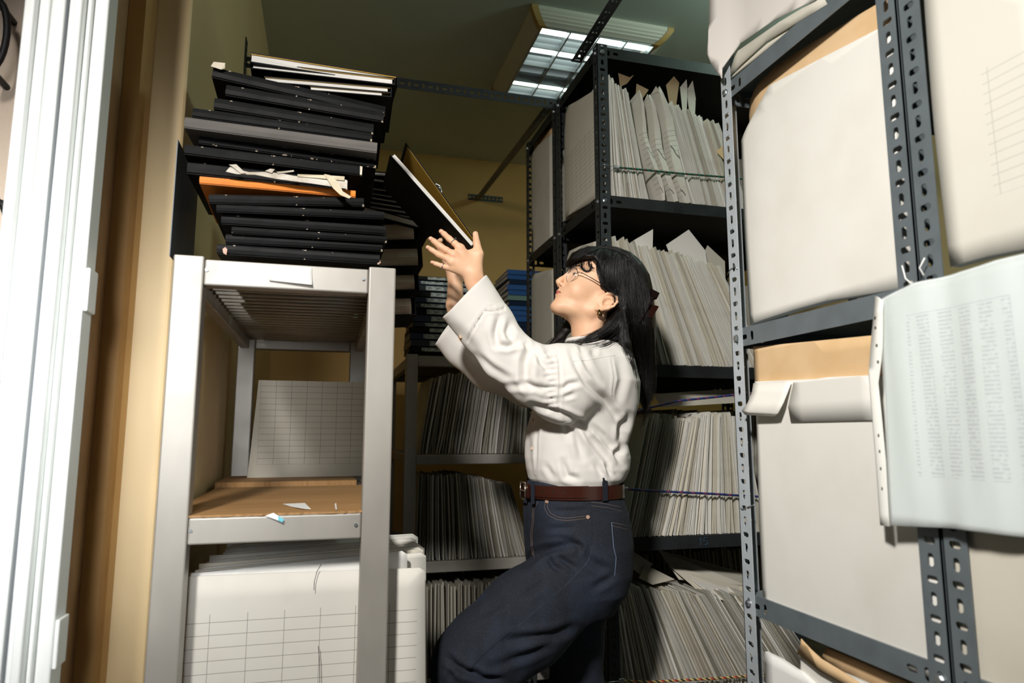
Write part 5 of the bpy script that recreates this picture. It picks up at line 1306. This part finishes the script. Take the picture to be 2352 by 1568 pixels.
sil = [hxz(0)(a) for a in SIL]; fac = [hxz(0.066)(a) for a in FACE]
def hairf(p):
    q = w2h(p).astype(np.float32); q2 = q[..., [0, 2]]
    dd = -polysdf(q2, sil); t = np.clip(dd/0.075, 0, 1); low = np.clip((1.52-p[..., 2])/0.12, 0, 1)
    T = (0.086-0.036*low)*np.sqrt(np.clip(1-(1-t)**2, 0, 1))
    d = np.maximum((np.abs(q[..., 1])-T)*0.6, -dd*0.8)
    d = smin(d, chain(p, [W(1424, 712, 1.815), W(1402, 748, 1.795), W(1362, 772, 1.79), W(1310, 786, 1.80), W(1262, 796, 1.82)], [.026, .021, .013, .009, .003], 0.01, 0.8), 0.012)
    d = smin(d, chain(p, [W(1420, 740, 1.80), W(1436, 790, 1.775), W(1452, 830, 1.77)], [.024, .016, .006], 0.01, 0.8), 0.012)
    d = smax(d, -np.maximum(polysdf(q2, fac), 0.0*q[..., 0]), 0.006)
    return d
V, F = mesh_sdf(hairf, (0.52, 1.70, 1.22), (1.02, 2.02, 1.84), 0.0040)
fr = V-O
nz = np.array([noise.noise(Vector((float(v[0])*60, float(v[1])*60, float(v[2])*14))) for v in V])
V = V+normals(V, F)*(nz*0.0022)[:, None]
m_hair.bump(m_hair.noise(60, 4, 0.7, stretch=(5, 5, 1)), 0.5, 0.004)
hair = child('hair', V, F, m_hair)
# far lock in front of the neck
V, F = mesh_sdf(lambda p: chain(p, [W(1330, 700, 1.96), W(1312, 742, 1.955), W(1288, 772, 1.945), W(1258, 797, 1.92)], [.03, .018, .014, .004], 0.01), (0.45, 1.85, 1.40), (0.85, 2.03, 1.66), 0.004)
child('hair_lock', V, F, m_hair).parent = body
bvh_h = BVHTree.FromPolygons([tuple(map(float, v)) for v in hair.data.vertices.data.vertices] if False else [tuple(v.co+ORG) for v in hair.data.vertices], [tuple(p.vertices) for p in hair.data.polygons])
bvh_b = BVHTree.FromPolygons([tuple(map(float, v)) for v in AV], [tuple(map(int, f)) for f in AF])
GU = [
 [[(1352, 570), (1325, 583), (1308, 602), (1305, 622)], [(1368, 568), (1336, 584), (1317, 602), (1310, 622)], [(1385, 567), (1352, 580), (1332, 592), (1322, 606)]],
 [[(1385, 567), (1374, 588), (1371, 615), (1378, 645)], [(1398, 567), (1380, 600), (1379, 640), (1394, 665), (1412, 668)], [(1408, 568), (1396, 610), (1398, 648), (1418, 676), (1430, 712)], [(1418, 571), (1412, 620), (1416, 665), (1432, 718), (1442, 770)],
  [(1430, 576), (1436, 625), (1440, 690), (1456, 770), (1468, 850)], [(1446, 586), (1462, 640), (1470, 710), (1478, 790), (1484, 870), (1478, 940)], [(1462, 602), (1482, 655), (1489, 720), (1494, 800), (1499, 870), (1488, 945)], [(1470, 612), (1490, 665), (1496, 730), (1501, 800), (1505, 865), (1498, 920)]],
 [[(1417, 712), (1398, 738), (1355, 765), (1262, 797)], [(1422, 718), (1404, 752), (1360, 776), (1290, 792)], [(1428, 722), (1412, 765), (1372, 786), (1325, 792)], [(1432, 725), (1424, 770), (1402, 792), (1380, 796)]],
 [[(1430, 725), (1424, 765), (1432, 800), (1450, 836)], [(1440, 730), (1438, 775), (1448, 815), (1462, 860)], [(1452, 740), (1456, 800), (1466, 860), (1474, 930)]],
 [[(1478, 850), (1482, 900), (1478, 950), (1470, 990)], [(1488, 850), (1494, 900), (1488, 950), (1476, 985)]],
 [[(1392, 568), (1420, 572), (1452, 592), (1480, 640)], [(1370, 567), (1400, 569), (1440, 584), (1466, 612)]],
]
def cr(pts, t):
    n = len(pts)-1; s = min(int(t*n), n-1); u = t*n-s
    g = lambda i: np.array(pts[max(0, min(n, i))], float)
    a, b, c, d = g(s-1), g(s), g(s+1), g(s+2)
    return 0.5*((2*b)+(-a+c)*u+(2*a-5*b+4*c-d)*u*u+(-a+3*b-3*c+d)*u**3)
rh = random.Random(8)
def hair_strand(mb, f, N=14, lift=0.002, r0=0.0007, ydef=None):
    pts = []; last = None
    for i in range(N+1):
        q = f(i/N); d = ray(q[0], q[1]); best = None
        for bv in (bvh_h, bvh_s, bvh_b):
            h = bv.ray_cast(CAM, d)
            if h[0] is not None and (best is None or h[3] < best): best = h[3]
        if last is None: last = best or 2.0
        if best is None or abs(best-last) > 0.035: best = last+0.2*((best or last)-last)
        last = best; pts.append(CAM+d*(best-lift))
    for _ in range(2): pts = [pts[0]]+[(a+b*2+c)/4 for a, b, c in zip(pts, pts[1:], pts[2:])]+[pts[-1]]
    mb.tube(pts, r0, 3, cap=False, rs=[r0*(1-0.75*(i/N)**2) for i in range(N+1)])
mb = MB()
for gi, grp in enumerate(GU):
    for a, b in zip(grp, grp[1:]):
        for k in range(70 if gi != 4 else 26):
            w_ = rh.random(); o1, o2 = rh.gauss(0, 2.2), rh.gauss(0, 2.0); t0 = rh.uniform(0, 0.25) if gi in (1, 3) else 0; t1 = rh.uniform(0.75, 1.06); ph = rh.uniform(0, 6); am = rh.uniform(0, 2.2)
            def f(t, a=a, b=b, w_=w_, o1=o1, o2=o2, t0=t0, t1=t1, ph=ph, am=am):
                t = t0+(t1-t0)*t; tt = min(t, 1); q = cr(a, tt)*(1-w_)+cr(b, tt)*w_
                return (q[0]+o1*(0.3+tt)+am*math.sin(ph+tt*5), q[1]+o2*(0.3+tt)+(t-tt)*40)
            hair_strand(mb, f, lift=rh.uniform(0.0006, 0.005), r0=rh.uniform(0.00035, 0.0008))
Z3 = lambda *pts: [(1180+x/4.61, 520+y/4.61) for x, y in pts]
for k in range(26):   # curled forelock and loose wisps
    j = lambda s: rh.gauss(0, s)
    g1 = [(x+j(2.0), y+j(1.2)) for x, y in Z3((780, 270), (725, 340), (712, 400), (728, 450), (770, 478), (808, 462), (826, 425), (812, 395))]
    hair_strand(mb, lambda t, g=g1: cr(g, t), 16, 0.004, 0.0006)
for k in range(34):   # thin fringe over the forehead
    x0 = rh.uniform(700, 880); g1 = [(x+rh.gauss(0, 1), y+rh.gauss(0, 1)) for x, y in Z3((x0+10, 260), (x0-40, 310), (x0-55, 370), (x0-40-rh.uniform(0, 30), 400+rh.uniform(0, 50)), (x0-10+rh.uniform(-30, 30), 430+rh.uniform(0, 50)))]
    hair_strand(mb, lambda t, g=g1: cr(g, t), 14, 0.003, 0.0005)
for k in range(14):
    g1 = [(x+rh.gauss(0, 1.2), y+rh.gauss(0, 1.0)) for x, y in Z3((840, 300), (800, 345), (790, 390), (812, 430), (850, 440))]
    hair_strand(mb, lambda t, g=g1: cr(g, t), 14, 0.003, 0.0005)
for pts in (Z3((860, 215), (960, 205), (1060, 225), (1160, 262)), Z3((840, 218), (760, 205), (690, 240), (610, 300)), Z3((880, 220), (1000, 212), (1130, 240), (1250, 300)), Z3((1150, 250), (1300, 330), (1400, 470), (1430, 620)),
            Z3((560, 560), (600, 640), (620, 660)), Z3((420, 1170), (380, 1210), (310, 1265)), Z3((600, 1090), (500, 1150), (400, 1190), (340, 1250))):
    for k in range(4):
        g1 = [(x+rh.gauss(0, 1.4), y+rh.gauss(0, 1.2)) for x, y in pts]
        if pts[0][0] > 1310 or pts[0][1] > 740: hair_strand(mb, lambda t, g=g1: cr(g, t), 14, 0.003, 0.00035)
st_ = childmb(mb, 'hair_strands', m_hair, body, smooth=True, fix=False); st_['kind'] = 'stuff'
# ---------------------------------------------------------------- glasses, earring, clip, rings
m_gm = Mat('silver_metal', 'C8C8CC', 0.2, 0.95); m_gb = Mat('black_acetate', '121214', 0.25)
m_lens = Mat('lens', 'F6FAFC', 0.03); m_lens.b.inputs['Alpha'].default_value = 0.04
gl0 = MB()
rim = []
for s in (1, -1):
    ring = [h2w((0.1145-0.012*abs(math.cos(a)*0.5+0.5)*1.2-0.003*math.sin(a)*-1, s*(0.0325+0.0245*math.cos(a)), 0.042+0.0235*math.sin(a)*(1-0.08*math.cos(a)))) for a in [2*math.pi*k/36 for k in range(37)]]
    rim.append(ring); gl0.tube(ring, 0.0009, 8, cap=False)
gl0.tube([h2w((0.1135, 0.009, 0.051)), h2w((0.120, 0.004, 0.054)), h2w((0.120, -0.004, 0.054)), h2w((0.1135, -0.009, 0.051))], 0.0009, 8)
for s in (1, -1): gl0.tube([h2w((0.112, s*0.010, 0.042)), h2w((0.108, s*0.008, 0.038)), h2w((0.109, s*0.0075, 0.033))], 0.0007, 6)
glas = childmb(gl0, 'glasses', m_gm, smooth=True)
for s, ring in zip((1, -1), rim):
    mb = MB(); n = 36; c0 = sum(np.array(r_) for r_ in ring[:36])/36
    mb.add([c0+Fv*0.0006]+[np.array(r_)+Fv*0.0004 for r_ in ring[:36]]+[c0-Fv*0.0006]+[np.array(r_)-Fv*0.0004 for r_ in ring[:36]], [(0, 1+i, 1+(i+1) % n) for i in range(n)]+[(n+1, n+2+(i+1) % n, n+2+i) for i in range(n)]+[(1+i, n+2+i, n+2+(i+1) % n, 1+(i+1) % n) for i in range(n)])
    childmb(mb, 'lens', m_lens, glas, smooth=False)
    childmb(MB().tube([h2w((0.1005, s*0.057, 0.046)), h2w((0.098, s*0.066, 0.048)), h2w((0.090, s*0.070, 0.0475))], 0.0014, 8), 'hinge', m_gm, glas, smooth=True)
    childmb(MB().tube([h2w(q) for q in ((0.094, s*0.072, 0.0478), (0.06, s*0.080, 0.046), (0.02, s*0.086, 0.043), (-0.012, s*0.089, 0.041), (-0.026, s*0.089, 0.036), (-0.036, s*0.087, 0.024), (-0.042, s*0.084, 0.004))], 0.0018, 8, flat=0.6, rs=[.0013, .0017, .0018, .002, .002, .002, .0015]), 'temple_arm', m_gb, glas, smooth=True)
m_gold = Mat('bronze_earring', 'B09060', 0.15, 1.0)
for s in (1, -1):
    top = h2w((0.000, 0.073*s, -0.020))+np.array((0, -0.003*s, 0.0)); pts = [top-np.array((0, 0, 0.0255*t)) for t in (0, .1, .25, .45, .65, .82, .93, 1.0)]
    childmb(MB().tube(pts, 1, 16, rs=[.0015, .0026, .0038, .0056, .0074, .0074, .0052, .0015]), 'earring', m_gold, smooth=True)
m_clip = Mat('tortoiseshell', '1C1210', 0.18); m_clip2 = Mat('amber_plastic', '2C1610', 0.12)
def slab(pts, Yc, hw, mat, name, t=0.004, par=None):
    ps = [W(a, b, Yc) for a, b in pts]; mb = MB(); n = len(ps)
    v = [p+np.array((0, -hw, 0)) for p in ps]+[p+np.array((0, hw, 0)) for p in ps]
    mb.add(v, [tuple(range(n)), tuple(range(2*n-1, n-1, -1))]+[(i, (i+1) % n, n+(i+1) % n, n+i) for i in range(n)])
    return childmb(mb, name, mat, par, bevel=0.0012)
clip = slab(Z3((1385, 690), (1470, 735), (1440, 800), (1400, 770)), 1.835, 0.047, m_clip, 'hair_claw')
slab(Z3((1400, 770), (1418, 790), (1270, 1045), (1255, 1035), (1330, 930)), 1.835, 0.046, m_clip, 'claw_jaw', par=clip)
slab(Z3((1405, 850), (1475, 870), (1400, 998), (1345, 965)), 1.835, 0.040, m_clip2, 'claw_grip', par=clip)
for (zx, zy, ax, r_) in ((608, 706, ((578, 688), (650, 745)), 0.0113), (533, 878, ((492, 864), (600, 905)), 0.0092)):
    c0 = hz2(zx, zy, 1.7745 if zx > 600 else 1.7855); a_ = hz2(*ax[0], 1.781); b_ = hz2(*ax[1], 1.772); ax_ = (a_-b_)/np.linalg.norm(a_-b_)
    u_ = np.cross(ax_, (0, 1.0, 0)); u_ /= np.linalg.norm(u_); v_ = np.cross(ax_, u_)
    ringp = [c0+(u_*math.cos(t)+v_*math.sin(t))*r_ for t in [2*math.pi*k/24 for k in range(25)]]
    childmb(MB().tube(ringp, 0.0011, 8, cap=False), 'finger_ring', m_gm, smooth=True)
m_nail = Mat('fingernail', 'E0A58C', 0.25)
for (zx, zy, Y_, dx_, dy_, L_) in ((524, 640, 1.787, -0.60, 0.75, .0085), (451, 690, 1.787, -0.72, 0.62, .0085), (432, 750, 1.788, -0.8, 0.55, .0080), (462, 853, 1.791, -0.95, 0.25, .0070), (762, 660, 1.780, 0.1, 1.0, .0095)):
    c0 = hz2(zx, zy, Y_); ax_ = RT*dx_+UP*dy_; ax_.normalize(); pr_ = ax_.cross(FW).normalized(); V_ = []; F_ = []
    for i in range(7):
        for j in range(16):
            a_, b_ = math.pi/2*i/6, 2*math.pi*j/16
            V_.append(Vector(c0)+ax_*(L_*0.62*math.sin(a_)*math.cos(b_))+pr_*(L_*0.46*math.sin(a_)*math.sin(b_))-FW*(0.0012*math.cos(a_)))
    F_ = [(i*16+j, i*16+(j+1) % 16, (i+1)*16+(j+1) % 16, (i+1)*16+j) for i in range(6) for j in range(16)]
    childmb(MB().add(V_, F_), 'fingernail', m_nail, smooth=True)
# ---------------------------------------------------------------- held binder
YBn = 1.806
A_, B_ = W(895, 356, YBn), W(1084, 569, YBn); e1 = A_-B_; LB = float(np.linalg.norm(e1)); e1 /= LB
en = np.cross(e1, (0, 1.0, 0)); en /= np.linalg.norm(en); en = en if en[0] > 0 else -en
Mb = frame3((0, 0, 0), e1, (0, -1, 0), en)
bd = empty('ring_binder', tuple(B_), label='open black binder with white pages held up in both hands of the woman', cat='binder')
bd.rotation_euler = Mb.to_euler(); DB = 0.25
MB().box(0, LB, -DB, 0, 0, 0.0028).obj('lower_cover', m_black, bd, bevel=0.0008)
MB().box(0.006, LB-0.006, -DB+0.004, -0.003, 0.003, 0.0135).obj('page_block', m_pagesw, bd)
MB().box(-0.002, 0.0005, -DB, 0, 0, 0.02).obj('spine', m_black, bd)
uc = MB().box(0, LB+0.002, -DB, 0.002, 0, 0.0028).obj('upper_cover', m_black, bd, bevel=0.0008); uc.location = (0, 0, 0.0185); uc.rotation_euler = (0, -R(6.5), 0)
MB().box(0.004, LB-0.01, -DB+0.006, 0, -0.0012, -0.0001).obj('lining', m_ochre, uc)
tb_ = MB().tube([(0.2, -0.02, 0.003), (0.206, -0.02, 0.012), (0.196, -0.02, 0.018), (0.178, -0.02, 0.012), (0.176, -0.02, 0.003)], 0.002, 8); tb_.tube([(0.2, -0.05, 0.003), (0.206, -0.05, 0.012), (0.196, -0.05, 0.018), (0.178, -0.05, 0.012), (0.176, -0.05, 0.003)], 0.002, 8); tb_.tube([(0.19, -0.012, 0.012), (0.19, -0.058, 0.012)], 0.004, 8)
tb_.obj('binder_clip', m_bolt, uc, smooth=True)
# ---------------------------------------------------------------- elastic cords
def cord_mat(name, a, b, c, f=46):
    m = Mat(name, a, 0.6); k = m.xyz(); t = (k[0]*f+k[2]*f*1.6)
    m.mix(t.fract().gt(0.55), b); return m.mix(((t*0.5)+0.13).fract().gt(0.82), c)
def cord(pts, mat, label, hook=None, r=0.0042, Yc=2.192):
    ps = [P(a, b, Y=Yc+(0.002*math.sin(i*2))) for i, (a, b) in enumerate(pts)]
    e = ps[-1]; d = (ps[-1]-ps[-2]).normalized()
    fine = []
    for i in range(len(ps)-1):
        for k in range(6): fine.append(ps[i].lerp(ps[i+1], k/6))
    fine.append(e)
    root = empty('elastic_cord', ps[0], label=label, cat='cord')
    o = MB().tube(fine, r, 8).obj('cord', mat, root, smooth=True); o.matrix_parent_inverse = Matrix.Translation(-ps[0])
    h = MB().tube([ps[0]+Vector((0.012, 0, 0)), ps[0]+Vector((-0.004, -0.004, 0)), ps[0]+Vector((-0.018, -0.006, 0.0)), ps[0]+Vector((-0.046, -0.010, 0.002)), ps[0]+Vector((-0.056, 0.004, 0.0))], 0.0014, 6)
    for k in range(9):
        a = k*0.9; h.tube([ps[0]+Vector((-0.004+k*0.0022, 0.0062*math.cos(a+t_), 0.0062*math.sin(a+t_))) for t_ in (0, 0.5, 1, 1.5, 2, 2.5, 3, 3.5, 4, 4.5, 5, 5.5, 6.28)], 0.0011, 5)
    o = h.obj('hook', m_bolt, root, smooth=True); o.matrix_parent_inverse = Matrix.Translation(-ps[0])
    return root
c_g = cord_mat('green_cord', '146B4A', '0D2A22', '6A2A2A'); c_b = cord_mat('blue_cord', '24357A', '141D44', '8A3048'); c_r = cord_mat('red_yellow_cord', 'C9B070', '26221A', 'C23A34')
cord([(1413, 384), (1480, 390), (1560, 398), (1660, 406), (1800, 420)], c_g, 'green elastic cord stretched across the top row of folders')
cord([(1452, 947), (1500, 934), (1560, 920), (1640, 912), (1700, 905), (1800, 895)], c_b, 'upper blue elastic cord rising over the folder tops behind her back')
cord([(1432, 1122), (1500, 1127), (1560, 1130), (1640, 1134), (1702, 1138), (1800, 1143)], c_b, 'lower blue elastic cord across the middle of the folders beside the belt')
cord([(1424, 1562), (1480, 1566), (1560, 1562), (1640, 1558), (1722, 1552), (1820, 1545)], c_r, 'red and yellow elastic cord at the bottom of the photo')
for pts, lb in (([(1674, 628), (1676, 620), (1688, 611), (1694, 618)], 'small metal wire hook on the light grey post, upper one'), ([(1701, 1166), (1706, 1170), (1720, 1163), (1734, 1159)], 'small metal wire hook on the light grey post, lower one'), ([(1640, 20), (1636, 8), (1640, -6), (1650, -8)], 'metal hook loop at the very top of the light grey post')):
    o = MB().tube([P(a, b, X=XA-0.003+0.002*(i % 2)) for i, (a, b) in enumerate(pts)], 0.0013, 6).obj('wire_hook', m_bolt, smooth=True); tag(o, lb, 'hook')
